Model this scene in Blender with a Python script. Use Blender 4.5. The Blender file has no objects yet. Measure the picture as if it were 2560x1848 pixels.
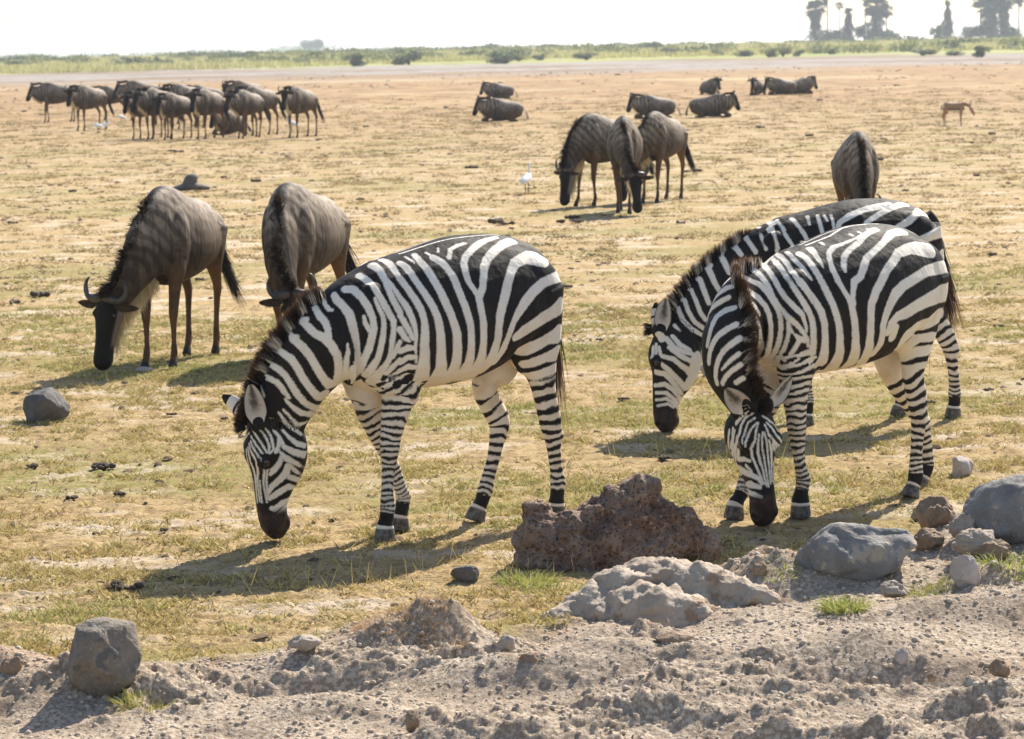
import bpy, bmesh, math, random
import numpy as np
from mathutils import Vector, Matrix, noise
from mathutils.kdtree import KDTree
from mathutils.bvhtree import BVHTree

# ------------------------------------------------------------------ camera, light, sky
SC = bpy.context.scene
COL = SC.collection
FPX, IW, IH = 6500.0, 2560.0, 1848.0
CAM_H, HORIZON, ROLL = 2.2, 120.0, 0.021
PITCH = math.atan((924 - HORIZON) / FPX)
_f = np.array([0, math.cos(PITCH), -math.sin(PITCH)])
_r0 = np.array([1.0, 0, 0]); _u0 = np.cross(_r0, _f)
_R = math.cos(ROLL) * _r0 - math.sin(ROLL) * _u0
_U = math.sin(ROLL) * _r0 + math.cos(ROLL) * _u0
CAM = np.array([0, 0, CAM_H])
cam_data = bpy.data.cameras.new('camera')
cam_data.sensor_width = 36.0; cam_data.lens = FPX / IW * 36.0
cam_data.clip_start = 0.1; cam_data.clip_end = 20000
cam_data.dof.use_dof = True; cam_data.dof.focus_distance = 12.0; cam_data.dof.aperture_fstop = 8.0
cam = bpy.data.objects.new('camera', cam_data); COL.objects.link(cam)
cam.matrix_world = Matrix(((_R[0], _U[0], -_f[0], 0), (_R[1], _U[1], -_f[1], 0), (_R[2], _U[2], -_f[2], CAM_H), (0, 0, 0, 1)))
SC.camera = cam

SUN_E, SKY_S, EXPO, HAZE = 4.9, 0.108, 0.90, 0.00030
SUN_DIR = Vector((0.54, 0.94, 1.0)).normalized()          # towards the sun: behind the animals, to the right
SUN_EL = math.asin(SUN_DIR.z); SUN_AZ = math.atan2(SUN_DIR.x, SUN_DIR.y)
sun_data = bpy.data.lights.new('sun', 'SUN'); sun_data.energy = SUN_E; sun_data.angle = math.radians(0.5)
sun_data.color = (1.0, 0.93, 0.82)
sun = bpy.data.objects.new('sun', sun_data); COL.objects.link(sun)
sun.rotation_euler = (-SUN_DIR).to_track_quat('-Z', 'Y').to_euler()
world = bpy.data.worlds.new('World'); SC.world = world; world.use_nodes = True
_n = world.node_tree.nodes; _l = world.node_tree.links
for q in list(_n): _n.remove(q)
_sky = _n.new('ShaderNodeTexSky'); _sky.sky_type = 'NISHITA'; _sky.sun_disc = False
_sky.sun_elevation = SUN_EL; _sky.sun_rotation = SUN_AZ
_sky.air_density = 1.0; _sky.dust_density = 1.0; _sky.ozone_density = 1.0
_bg = _n.new('ShaderNodeBackground'); _bg.inputs['Strength'].default_value = SKY_S
_out = _n.new('ShaderNodeOutputWorld')
_l.new(_sky.outputs[0], _bg.inputs[0]); _l.new(_bg.outputs[0], _out.inputs[0])
SC.view_settings.view_transform = 'Standard'; SC.view_settings.look = 'None'
SC.view_settings.exposure = EXPO; SC.view_settings.gamma = 1.0; SC.view_settings.use_curve_mapping = False
SC.render.engine = 'CYCLES'

RNG = np.random.default_rng(11)
R_ = math.radians
def ray(px, py): return _f + _R * (px - 1280) / FPX - _U * (py - 924) / FPX
def at(px, py, z=0.0):                                    # ground point seen at a photo position
    d = ray(px, py); return CAM + d * ((z - CAM_H) / d[2])
def atY(px, py, Y):                                       # point at depth Y
    d = ray(px, py); return CAM + d * (Y / d[1])

# ------------------------------------------------------------------ scene-object helpers
def tag(o, label=None, cat=None, group=None, kind=None):
    if label: o['label'] = label
    if cat: o['category'] = cat
    if group: o['group'] = group
    if kind: o['kind'] = kind
    return o
def empty(name, loc, rz=0.0, label=None, cat=None, group=None):
    o = bpy.data.objects.new(name, None); COL.objects.link(o)
    o.location = loc; o.rotation_euler = (0, 0, rz); o.empty_display_size = 0.2
    return tag(o, label, cat, group)
def link(name, me, mat=None, parent=None, smooth=True):
    o = bpy.data.objects.new(name, me); COL.objects.link(o)
    if mat is not None and not me.materials: me.materials.append(mat)
    if parent is not None: o.parent = parent
    if smooth and len(me.polygons): me.polygons.foreach_set('use_smooth', np.ones(len(me.polygons), dtype=bool))
    return o
def mesh_np(name, V, Fs):
    """mesh from vertex array and an (n,3) or (n,4) face array (or a list of such arrays)"""
    me = bpy.data.meshes.new(name)
    V = np.asarray(V, dtype=np.float32)
    if not isinstance(Fs, (list, tuple)): Fs = [Fs]
    Fs = [np.asarray(f, dtype=np.int32) for f in Fs if len(f)]
    loops = np.concatenate([f.ravel() for f in Fs]); sizes = np.concatenate([np.full(len(f), f.shape[1], dtype=np.int32) for f in Fs])
    me.vertices.add(len(V)); me.vertices.foreach_set('co', V.ravel())
    me.loops.add(len(loops)); me.loops.foreach_set('vertex_index', loops)
    me.polygons.add(len(sizes)); me.polygons.foreach_set('loop_start', np.concatenate([[0], np.cumsum(sizes)[:-1]]).astype(np.int32))
    me.update(calc_edges=True); me.validate()
    return me
def attr(me, name, vals):
    a = me.attributes.get(name) or me.attributes.new(name, 'FLOAT', 'POINT')
    a.data.foreach_set('value', np.asarray(vals, dtype=np.float32))
def verts(me):
    v = np.empty(len(me.vertices) * 3, dtype=np.float32); me.vertices.foreach_get('co', v); return v.reshape(-1, 3).astype(np.float64)
def sstep(a, b, x):
    t = np.clip((np.asarray(x, dtype=float) - a) / (b - a), 0, 1); return t * t * (3 - 2 * t)
def nrm(v):
    v = np.asarray(v, dtype=float); return v / max(1e-9, np.linalg.norm(v))

# vectorised value noise (smooth, periodic hash lattice)
_perm = np.random.default_rng(5).random((64, 64, 64)).astype(np.float32)
def vnoise(P):
    P = np.asarray(P, dtype=float); I = np.floor(P).astype(int); Fr = P - I; Fr = Fr * Fr * (3 - 2 * Fr)
    r = 0
    for dx in (0, 1):
        wx = Fr[:, 0] if dx else 1 - Fr[:, 0]
        for dy in (0, 1):
            wy = Fr[:, 1] if dy else 1 - Fr[:, 1]
            for dz in (0, 1):
                wz = Fr[:, 2] if dz else 1 - Fr[:, 2]
                r = r + wx * wy * wz * _perm[(I[:, 0] + dx) % 64, (I[:, 1] + dy) % 64, (I[:, 2] + dz) % 64]
    return r * 2 - 1
def fbm(P, octv=4, gain=0.5, lac=2.03):
    P = np.asarray(P, dtype=float); a = 1.0; s = 0; t = 0
    for k in range(octv):
        s = s + a * vnoise(P + 17.3 * k); t += a; a *= gain; P = P * lac
    return s / t

# ------------------------------------------------------------------ materials
class NT:
    def __init__(s, name):
        s.m = bpy.data.materials.new(name); s.m.use_nodes = True
        s.t = s.m.node_tree; s.n = s.t.nodes
        for q in list(s.n): s.n.remove(q)
        s.out = s.n.new('ShaderNodeOutputMaterial')
        s.b = s.n.new('ShaderNodeBsdfPrincipled'); s.l(s.b.outputs[0], s.out.inputs[0])
    def l(s, a, b): s.t.links.new(a, b)
    def node(s, t, **k):
        q = s.n.new(t)
        for a, v in k.items(): setattr(q, a, v)
        return q
    def inp(s, sock, v):
        if isinstance(v, (int, float, tuple, list)):
            sock.default_value = v if not (isinstance(v, (tuple, list)) and len(v) == 3 and sock.type == 'RGBA') else (*v, 1)
        else: s.l(v, sock)
    def math(s, op, a, b=0.0, clamp=False):
        q = s.node('ShaderNodeMath', operation=op, use_clamp=clamp); s.inp(q.inputs[0], a); s.inp(q.inputs[1], b); return q.outputs[0]
    def mix(s, fac, a, b):
        q = s.node('ShaderNodeMix', data_type='RGBA'); s.inp(q.inputs[0], fac); s.inp(q.inputs[6], a); s.inp(q.inputs[7], b); return q.outputs[2]
    def ss(s, x, a, b):
        q = s.node('ShaderNodeMapRange', interpolation_type='SMOOTHSTEP'); s.inp(q.inputs[0], x); q.inputs[1].default_value = a; q.inputs[2].default_value = b; return q.outputs[0]
    def attr(s, name): return s.node('ShaderNodeAttribute', attribute_name=name).outputs['Fac']
    def pos(s): return s.node('ShaderNodeTexCoord').outputs['Object']
    def wpos(s): return s.node('ShaderNodeNewGeometry').outputs['Position']
    def noise(s, vec, scale, detail=3.0, rough=0.55, col=False, vscale=None):
        q = s.node('ShaderNodeTexNoise'); q.inputs['Scale'].default_value = scale; q.inputs['Detail'].default_value = detail; q.inputs['Roughness'].default_value = rough
        if vscale is not None:
            mp = s.node('ShaderNodeMapping'); mp.inputs['Scale'].default_value = vscale; s.l(vec, mp.inputs[0]); vec = mp.outputs[0]
        s.l(vec, q.inputs['Vector']); return q.outputs['Color' if col else 'Fac']
    def voro(s, vec, scale, feature='F1', out='Distance'):
        q = s.node('ShaderNodeTexVoronoi', feature=feature); q.inputs['Scale'].default_value = scale; s.l(vec, q.inputs['Vector']); return q.outputs[out]
    def bump(s, h, strength=0.5, dist=0.01, normal=None):
        q = s.node('ShaderNodeBump'); q.inputs['Strength'].default_value = strength; q.inputs['Distance'].default_value = dist
        s.l(h, q.inputs['Height'])
        if normal is not None: s.l(normal, q.inputs['Normal'])
        return q.outputs[0]
    def set(s, **k):
        for a, v in k.items(): s.inp(s.b.inputs[a.replace('_', ' ')], v)
        return s

# ------------------------------------------------------------------ lofted bodies
NSEC = 26
def section(c, dors, lat, a, b, k=0.0, p=2.0):
    """ring: a = half size along dors, b = half size along lat, k = egg factor (negative: wider below)"""
    th = np.linspace(0, 2 * np.pi, NSEC, endpoint=False)
    ct, st = np.cos(th), np.sin(th)
    e = 2.0 / p
    cc = np.sign(ct) * np.abs(ct) ** e; sn = np.sign(st) * np.abs(st) ** e
    return c + np.outer(a * cc, dors) + np.outer(b * sn * (1 + k * ct), lat)
class Body:
    """gathers closed lofts; fuse() melts them into one continuous skin and carries part / arc-length data over"""
    def __init__(s): s.V = []; s.F = []; s.part = []; s.s = []; s.x = []; s.n = 0
    def loft(s, rings, part, svals, x=None):
        R = np.array(rings); n, m = R.shape[:2]
        base = s.n; V = R.reshape(-1, 3)
        c0, c1 = R[0].mean(0), R[-1].mean(0)
        i = np.arange(n - 1)[:, None] * m + np.arange(m)[None]; j = np.arange(n - 1)[:, None] * m + (np.arange(m)[None] + 1) % m
        q = np.stack([i, j, j + m, i + m], -1).reshape(-1, 4)
        s.F += [tuple(t) for t in (q + base)]
        a, b = base + n * m, base + n * m + 1
        for t in range(m):
            u = (t + 1) % m
            s.F.append((a, base + u, base + t)); s.F.append((b, base + (n - 1) * m + t, base + (n - 1) * m + u))
        s.V.append(V); s.V.append(np.array([c0, c1])); s.n += n * m + 2
        sv = np.asarray(svals, dtype=float)
        s.s += list(np.repeat(sv, m)) + [sv[0], sv[-1]]
        s.part += [part] * (n * m + 2)
    def tube(s, C, A, B, part, lat=(0, 1, 0), k=0.0, sub=4, p=2.0, x=None, dors=None):
        """smooth loft through centres C with half sizes A (in plane) and B (sideways)"""
        C = np.asarray(C, dtype=float); n = len(C)
        d = np.concatenate([[0], np.cumsum(np.linalg.norm(np.diff(C, axis=0), axis=1))])
        t = np.linspace(0, n - 1, (n - 1) * sub + 1)
        Cs = crom(C, t); As = crom(np.asarray(A, float)[:, None], t)[:, 0]; Bs = crom(np.asarray(B, float)[:, None], t)[:, 0]
        ss = np.interp(t, np.arange(n), d)
        T = np.gradient(Cs, axis=0); T /= np.linalg.norm(T, axis=1)[:, None]
        ks = np.interp(t, np.arange(n), k if np.ndim(k) else [k] * n)
        if dors is not None: D = crom(np.asarray(dors, float), t)
        rings = []
        for q in range(len(t)):
            if dors is not None:
                L = nrm(np.cross(D[q], T[q]) if False else np.cross(T[q], D[q])); dd = nrm(D[q] - T[q] * (D[q] @ T[q]))
                L = nrm(np.cross(T[q], dd)) * -1
            else:
                L = nrm(np.asarray(lat, float) - T[q] * (np.asarray(lat, float) @ T[q])); dd = nrm(np.cross(L, T[q])) * -1
            rings.append(section(Cs[q], dd, L, max(As[q], .002), max(Bs[q], .002), ks[q], p))
        s.loft(rings, part, ss)
        return Cs, ss
    def ball(s, c, r, part, M=None, sval=0.0):
        r = np.asarray(r, float); rings = []
        for ph in np.linspace(-1, 1, 11) * (np.pi / 2 * .97):
            th = np.linspace(0, 2 * np.pi, NSEC, endpoint=False)
            P = np.stack([np.full(NSEC, np.sin(ph)) * r[0], np.cos(ph) * np.sin(th) * r[1], np.cos(ph) * np.cos(th) * r[2]], -1)
            if M is not None: P = P @ np.asarray(M).T
            rings.append(P + c)
        s.loft(rings, part, [sval] * len(rings))
    def fuse(s, voxel, smooth=6, refine=None):
        V = np.concatenate(s.V)
        me = bpy.data.meshes.new('tmp'); me.from_pydata(V.tolist(), [], s.F); me.update()
        bm = bmesh.new(); bm.from_mesh(me); bmesh.ops.recalc_face_normals(bm, faces=bm.faces); bm.to_mesh(me); bm.free()
        o = bpy.data.objects.new('tmp', me); COL.objects.link(o)
        r = o.modifiers.new('r', 'REMESH'); r.mode = 'VOXEL'; r.voxel_size = voxel; r.adaptivity = 0
        if smooth:
            q = o.modifiers.new('s', 'SMOOTH'); q.factor = 0.5; q.iterations = smooth
        dg = bpy.context.evaluated_depsgraph_get(); dg.update()
        out = bpy.data.meshes.new_from_object(o.evaluated_get(dg))
        bpy.data.objects.remove(o); bpy.data.meshes.remove(me)
        P = verts(out)
        kd = KDTree(len(V))
        for i, v in enumerate(V): kd.insert(v, i)
        kd.balance()
        S = np.asarray(s.s); pt = np.asarray(s.part)
        sv = np.empty(len(P)); pv = np.empty(len(P), dtype=int)
        for i, v in enumerate(P):
            near = kd.find_n(v, 4); p0 = pt[near[0][1]]; w = 0; a = 0
            for co, j, d in near:
                if pt[j] == p0:
                    q = 1 / (d + 1e-4); w += q; a += q * S[j]
            sv[i] = a / w; pv[i] = p0
        if refine is not None:                            # finer skin where the pattern is fine
            bm = bmesh.new(); bm.from_mesh(out); bm.verts.ensure_lookup_table(); n0 = len(P)
            ed = [e for e in bm.edges if pv[e.verts[0].index] == refine and pv[e.verts[1].index] == refine]
            bmesh.ops.subdivide_edges(bm, edges=ed, cuts=1, use_grid_fill=True)
            bmesh.ops.triangulate(bm, faces=[f for f in bm.faces if len(f.verts) > 4])
            bm.to_mesh(out); bm.free(); P2 = verts(out)
            kd = KDTree(n0)
            for i, v in enumerate(P): kd.insert(v, i)
            kd.balance(); j = np.array([kd.find(v)[1] for v in P2]); P, pv, sv = P2, pv[j], sv[j]
        return out, P, pv, sv
def crom(P, t):
    """Catmull-Rom through rows of P at parameters t"""
    P = np.asarray(P, float); n = len(P); i = np.clip(np.floor(t).astype(int), 0, n - 2); f = (t - i)[:, None]
    p0 = P[np.clip(i - 1, 0, n - 1)]; p1 = P[i]; p2 = P[i + 1]; p3 = P[np.clip(i + 2, 0, n - 1)]
    return 0.5 * ((2 * p1) + (-p0 + p2) * f + (2 * p0 - 5 * p1 + 4 * p2 - p3) * f ** 2 + (-p0 + 3 * p1 - 3 * p2 + p3) * f ** 3)
def relax_field(me, vals, it=2):
    n = len(me.vertices); e = np.empty(len(me.edges) * 2, dtype=np.int32); me.edges.foreach_get('vertices', e); e = e.reshape(-1, 2)
    deg = np.bincount(e.ravel(), minlength=n).clip(1)
    v = np.asarray(vals, float)
    for _ in range(it):
        a = np.bincount(e[:, 0], v[e[:, 1]], n) + np.bincount(e[:, 1], v[e[:, 0]], n)
        v = 0.5 * v + 0.5 * a / deg
    return v

# ------------------------------------------------------------------ animal frame
class Frame:
    def __init__(s, o, yaw):
        s.o = np.array([o[0], o[1], 0.0]); s.yaw = yaw
        s.f = np.array([math.cos(yaw), math.sin(yaw), 0]); s.l = np.array([-math.sin(yaw), math.cos(yaw), 0])
    def w2l(s, P):
        d = np.asarray(P) - s.o; return np.stack([d @ s.f, d @ s.l, d[..., 2]], -1)
    def l2w(s, P):
        P = np.asarray(P); return s.o + np.outer(P[..., 0], s.f).reshape(P.shape) + np.outer(P[..., 1], s.l).reshape(P.shape) + np.stack([0 * P[..., 2], 0 * P[..., 2], P[..., 2]], -1)
    def P(s, px, py, lat=0.0):                           # photo position -> local point on the animal's plane y = lat
        d = ray(px, py); t = (lat - (CAM - s.o) @ s.l) / (d @ s.l); return s.w2l(CAM + d * t)
    def L(s, px, py, Y): return s.w2l(atY(px, py, Y))
def z1px(x, y): return 500 + x / 1.903, 540 + y / 1.903
def z2px(x, y): return 1560 + x / 1.779, 460 + y / 1.779

# ------------------------------------------------------------------ zebra
Z_TORSO = [(-.575, 1.08, .90, .07), (-.54, 1.16, .84, .15), (-.47, 1.245, .79, .215), (-.38, 1.315, .775, .255), (-.27, 1.352, .765, .275),
           (-.16, 1.362, .715, .29), (-.04, 1.345, .68, .298), (.10, 1.312, .668, .293), (.24, 1.28, .664, .265), (.36, 1.255, .662, .225),
           (.46, 1.21, .70, .185), (.54, 1.155, .735, .145), (.60, 1.06, .80, .09)]
FRONT_A = [.135, .105, .072, .050, .046, .036, .028, .030, .036, .030, .040, .052]
FRONT_B = [.085, .085, .062, .046, .042, .034, .026, .029, .034, .031, .040, .048]
HIND_A = [.20, .135, .078, .058, .056, .040, .032, .032, .038, .031, .040, .052]
HIND_B = [.115, .095, .068, .046, .040, .034, .028, .030, .035, .032, .040, .048]
HEAD = [(-.04, .01, -.13, .062), (.02, .040, -.185, .080), (.08, .058, -.225, .096), (.14, .062, -.238, .104), (.19, .055, -.235, .100), (.25, .046, -.208, .084),
        (.31, .040, -.165, .069), (.37, .035, -.130, .060), (.42, .031, -.112, .057), (.47, .027, -.108, .062), (.52, .012, -.108, .061), (.555, -.012, -.095, .047), (.575, -.04, -.072, .022)]

def leg_points(fr, pts, lat, top, k):
    J = [np.asarray(top, float)]
    for q in pts: J.append(fr.P(*k(*q), lat))
    J = np.array(J); J[-1, 2] = 0.0
    return J

def head_matrix(poll, muzzle, facing, twist=0.0):
    """columns X (poll to muzzle), Y (left), Z (towards the bridge of the nose)"""
    X = nrm(muzzle - poll); Z = nrm(np.asarray(facing, float) - X * (np.asarray(facing, float) @ X)); Y = np.cross(Z, X)
    return np.stack([X, Y, Z], 1)

def ear_geo(base, up, out_dir, L, Wd, cup=0.55):
    """cupped leaf: returns verts, quads, t along, inner flag; 'out_dir' is where the opening faces"""
    up = nrm(up); fw = nrm(np.asarray(out_dir) - up * (np.asarray(out_dir) @ up)); sd = np.cross(up, fw)
    n, m = 13, 11; V = []; T = []; I = []; Fq = []
    for sh in (0, 1):
        for i in range(n):
            t = i / (n - 1)
            w = Wd * 0.5 * (max(.05, math.sin(math.pi * min(1, t * .84 + .16))) ** .52)
            if t < .3: w *= .60 + .40 * t / .3
            for j in range(m):
                a = (j / (m - 1) * 2 - 1) * (1.45 - .55 * t)
                p = base + up * (L * t) + sd * (w * math.sin(a) / math.sin(1.45 - .55 * t) if True else 0) + fw * (w * cup * (1 - math.cos(a)) * 1.25)
                p = p - fw * (0.010 * (1 - t * .6) * sh) - fw * (.018 * t * t)
                V.append(p); T.append(t); I.append((1 - sh) * (1 + 1.0 * abs(j / (m - 1) * 2 - 1)))
    for sh in (0, 1):
        o = sh * n * m
        for i in range(n - 1):
            for j in range(m - 1):
                q = [o + i * m + j, o + i * m + j + 1, o + (i + 1) * m + j + 1, o + (i + 1) * m + j]
                Fq.append(q if sh else q[::-1])
    o = n * m
    for i in range(n - 1):
        for j in (0, m - 1):
            q = [i * m + j, (i + 1) * m + j, o + (i + 1) * m + j, o + i * m + j]; Fq.append(q if j else q[::-1])
    for j in range(m - 1):
        i = n - 1; Fq.append([i * m + j, i * m + j + 1, o + i * m + j + 1, o + i * m + j])
    return np.array(V), np.array(Fq), np.array(T), np.array(I)

def strokes_to_field(P, S, mirror):
    """signed stripe field in metres (positive = white) from surface strokes [[(x,y,z,halfwidth)...]...]"""
    A = []; B = []
    for st in S:
        for a, b in zip(st[:-1], st[1:]): A.append(a); B.append(b)
    A = np.array(A); B = np.array(B)
    if mirror:
        m = A[:, 0] < mirror; A = np.concatenate([A, A[m] * [1, -1, 1, 1]]); B = np.concatenate([B, B[m] * [1, -1, 1, 1]])
    out = np.full(len(P), -1.0)
    D = B[:, :3] - A[:, :3]; L2 = (D ** 2).sum(1).clip(1e-9)
    for i in range(0, len(P), 4000):
        p = P[i:i + 4000]
        t = np.clip((np.einsum('pk,sk->ps', p, D) - (A[:, :3] * D).sum(1)) / L2, 0, 1)
        c = A[None, :, :3] + t[..., None] * D[None]
        d = np.sqrt(((p[:, None] - c) ** 2).sum(2))
        out[i:i + 4000] = ((A[:, 3] + t * (B[:, 3] - A[:, 3])) - d).max(1)
    return out

def build_zebra(fr, spec, M, strokes):
    b = Body()
    ks = spec.get('zs', 1.0); tor = [(u, t * ks, o * ks, w) for u, t, o, w in Z_TORSO]
    b.tube([(u, 0, (t + o) / 2) for u, t, o, w in tor], [(t - o) / 2 for u, t, o, w in tor], [w for *_, w in tor], 0, k=-.16, sub=3, p=2.15)
    # withers, shoulder, haunch
    for sg in (1, -1):
        b.ball((.42, .125 * sg, .96 * ks), (.12, .075, .22), 0)
        b.ball((-.38, .135 * sg, 1.05 * ks), (.19, .105, .22), 0)
    # neck
    N = spec['neck']
    C = np.array([(np.asarray(T) + np.asarray(Bt)) / 2 for T, Bt, w in N]); A = np.array([np.linalg.norm(np.asarray(T) - np.asarray(Bt)) / 2 for T, Bt, w in N])
    D = np.array([nrm(np.asarray(T) - np.asarray(Bt)) for T, Bt, w in N])
    b.tube(C, A, [w for *_, w in N], 1, k=-.22, sub=4, dors=D)
    # head
    poll, Mh, hs = spec['poll'], spec['Mh'], spec.get('hs', .95)
    H = lambda p: poll + Mh @ (np.asarray(p, float) * hs)
    hc = [H((x, 0, (a + c) / 2)) for x, a, c, w in HEAD]
    b.tube(hc, [(a - c) / 2 * hs for x, a, c, w in HEAD], [w * hs for *_, w in HEAD], 2, k=.10, sub=3, dors=[Mh[:, 2]] * len(HEAD), p=2.25)
    for sg in (1, -1):
        b.ball(H((.135, .062 * sg, -.125)), np.array((.105, .045, .098)) * hs, 2, Mh)     # cheek
        b.ball(H((.165, .082 * sg, .012)), np.array((.040, .028, .026)) * hs, 2, Mh)      # brow
        b.ball(H((.505, .038 * sg, -.02)), np.array((.038, .030, .036)) * hs, 2, Mh)      # nostril rim
        b.ball(H((.00, .055 * sg, -.01)), np.array((.045, .03, .05)) * hs, 2, Mh)
    b.ball(H((.50, 0, -.092)), np.array((.045, .042, .028)) * hs, 2, Mh)                   # chin
    # legs
    legs = []; axes = []
    for nm, part in (('nf', 3), ('ff', 4), ('nh', 5), ('fh', 6)):
        J = spec[nm]; front = part < 5
        LA = np.array(FRONT_A if front else HIND_A); LB = np.array(FRONT_B if front else HIND_B)
        Cs, ss = b.tube(J, LA, LB, part, sub=4, p=2.1, k=0)
        legs.append(ss[-1]); axes.append((Cs, ss))
        if not front:                                                                      # point of the hock
            h = J[5]; b.ball(h + np.array([-.030, 0, .018]), (.026, .022, .045), part, sval=np.linalg.norm(np.diff(J[:6], axis=0), axis=1).sum())
        f = J[9]; b.ball(f + np.array([-.018, 0, .0]), (.022, .022, .026), part, sval=np.linalg.norm(np.diff(J[:10], axis=0), axis=1).sum())
    # tail dock
    td = np.array([(-.53, 0, 1.19), (-.585, 0, 1.12), (-.615, -.02, 1.0), (-.625, -.03, .88)]) if 'dock' not in spec else spec['dock']
    b.tube(td, [.04, .034, .028, .02], [.04, .032, .026, .02], 7)
    me, P, part, sv = b.fuse(spec.get('voxel', .0056), spec.get('smooth', 14), 2 if spec.get('voxel', .0056) < .007 else None)
    # --- stripe field
    for pnum, (Cs, ss) in zip((3, 4, 5, 6), axes):
        m = part == pnum; tq = np.linspace(0, len(Cs) - 1, 500); Cd = crom(Cs, tq); sd = np.interp(tq, np.arange(len(ss)), ss)
        sv[m] = sd[((P[m][:, None] - Cd[None]) ** 2).sum(2).argmin(1)]
    head_l = ((P - poll) @ Mh) / hs
    T = strokes_to_field(P, strokes['T'], spec.get('mirror', 9.0)) if strokes else np.full(len(P), -1.)
    Hf = strokes_to_field(P, strokes['H'], 0) if strokes else np.full(len(P), -1.)
    if strokes and spec.get('hmirror2', True):                                            # far side of the face follows the near one
        pl = head_l.copy(); mir = poll + (np.stack([pl[:, 0], -pl[:, 1], pl[:, 2]], 1) * hs) @ Mh.T
        Hm = strokes_to_field(mir, strokes['H'], 0)
        side = spec.get('face_side', 1)
        far = sstep(-.01, -.03, head_l[:, 1] * side) if side else 0 * T
        Hf = Hf * (1 - far) + np.maximum(Hm, Hf) * far
    wh = sstep(-.03, .03, head_l[:, 0] - .35 * np.clip(-.10 - head_l[:, 2], 0, .2)) * np.isin(part, (1, 2)) * sstep(-.36, -.28, head_l[:, 2])
    isneck = (part == 1) | (part == 0) | (part == 2)
    wob = fbm(P * 9, 3)
    ring = np.full(len(P), -1.0); wl = np.zeros(len(P)); hoof = np.zeros(len(P)); past = np.zeros(len(P))
    for pnum, Ltot in zip((3, 4, 5, 6), legs):
        m = part == pnum; h = Ltot - sv[m]; front = pnum < 5
        x = P[m, 0]; tilt = (x - x.mean())
        hh = h + wob[m] * .030 + fbm(P[m] * 30 + 3, 2) * .007 + (.25 * (x - np.interp(h, np.linspace(0, 1.3, 40), _leg_axis(spec[('nf', 'ff', 'nh', 'fh')[pnum - 3]], 40))) * sstep(.35, .75, h))
        # period grows up the leg: integrate 1/p(h)
        p0, p1 = (.015, .050) if front else (.015, .088)
        ph = np.log(1 + hh.clip(0) * (p1 - p0) / p0 / .95) * .95 / (p1 - p0)
        per = p0 + (p1 - p0) * hh / .95
        tri = np.abs(((ph + spec.get('ph', 0) + pnum * .31) % 1) - .5) * 2          # 0..1
        duty = .50 + .10 * sstep(.5, .1, h) + .12 * fbm(P[m] * 6 + 9, 2)
        ring[m] = (tri - duty) * per / 2
        inner = sstep(.0, -.05, (P[m, 1] - 0) * (1 if pnum in (3, 5) else -1) - .055)   # inner side of the leg is paler
        ring[m] += .012 * inner * sstep(.35, .65, h) + .03 * sstep(.62, .75, h) * (pnum in (4, 6))
        wl[m] = 1.0 if pnum in (4, 6) else sstep(*((.86, .76) if front else (.72, .62)), h)
        hoof[m] = sstep(.062, .056, h + .12 * (x - x[np.argmin(h)] if len(x) else 0) * 0)
        past[m] = sstep(.135, .10, h) * sstep(.070, .080, h) - .2 * sstep(.078, .070, h) * sstep(.054, .060, h)
    fld = T.copy()
    belly = sstep(.76, .66, P[:, 2]) * (part == 0) * sstep(.20, .02, np.abs(P[:, 1]))
    fld = np.maximum(fld, -.03) + .045 * belly
    chest = sstep(.86, .74, P[:, 2]) * (part == 0) * sstep(.20, .32, P[:, 0]) * sstep(.19, .05, np.abs(P[:, 1])) * sstep(-.012, -.03, T)
    fld = fld + .05 * chest
    wl = np.where((part == 3) | (part == 5), np.maximum(wl, sstep(-.022, -.04, T) * sstep(1.0, .9, P[:, 2])), wl)
    fld = fld * (1 - wl) + ring * wl - .05 * past
    inner_up = ((part == 4) | (part == 6)) * sstep(.45, .6, P[:, 2]) * 0
    fld = np.where(wh > 0, np.maximum(Hf, -.03) * wh + fld * (1 - wh), fld)
    muz = sstep(.405, .455, head_l[:, 0] + .10 * (head_l[:, 2] + .04) + .02 * wob) * (part == 2)
    # eye patch and nostril
    dark = np.zeros(len(P))
    for sg in (1, -1):
        d = (head_l - np.array([.172, .098 * sg, -.006])) * [1 / .036, 1 / .03, 1 / .022]
        dark = np.maximum(dark, sstep(1.25, .9, np.sqrt((d ** 2).sum(1))) * (part == 2))
        d = (head_l - np.array([.522, .050 * sg, -.014])) * [1 / .022, 1 / .03, 1 / .016]
        q = sstep(1.2, .4, np.sqrt((d ** 2).sum(1))); P = P - (q * .014)[:, None] * (Mh[:, 1] * sg * .8 + Mh[:, 2] * .4 + Mh[:, 0] * .4)
    fld = fld - .03 * dark
    lip = np.exp(-((head_l[:, 2] + .064 + .02 * np.sin(head_l[:, 0] * 20)) / .004) ** 2) * sstep(.43, .46, head_l[:, 0]) * (part == 2)
    P = P - (lip * .004)[:, None] * (P - (poll + Mh @ np.array([.5, 0, -.06]) * hs))  / .06
    me.vertices.foreach_set('co', P.astype(np.float32).ravel())
    # ears joined to the same skin
    nv = len(P); EV = []; EF = []; ET = []; EI = []
    for sg in (1, -1):
        eb, eu, eo, el, ew = spec['ear' + ('L' if sg > 0 else 'R')]
        v, f, t, i = ear_geo(H(eb), Mh @ np.asarray(eu, float), Mh @ np.asarray(eo, float), el, ew)
        EF.append(f + nv + sum(len(q) for q in EV)); EV.append(v); ET.append(t); EI.append(i)
    EV = np.concatenate(EV); ET = np.concatenate(ET); EI = np.concatenate(EI)
    body_f = np.array([tuple(p.vertices) if len(p.vertices) == 4 else (*p.vertices, p.vertices[0]) for p in me.polygons])
    full = mesh_np('zebra_body', np.concatenate([P, EV]), [body_f] + EF)
    z = np.zeros(len(EV))
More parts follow.
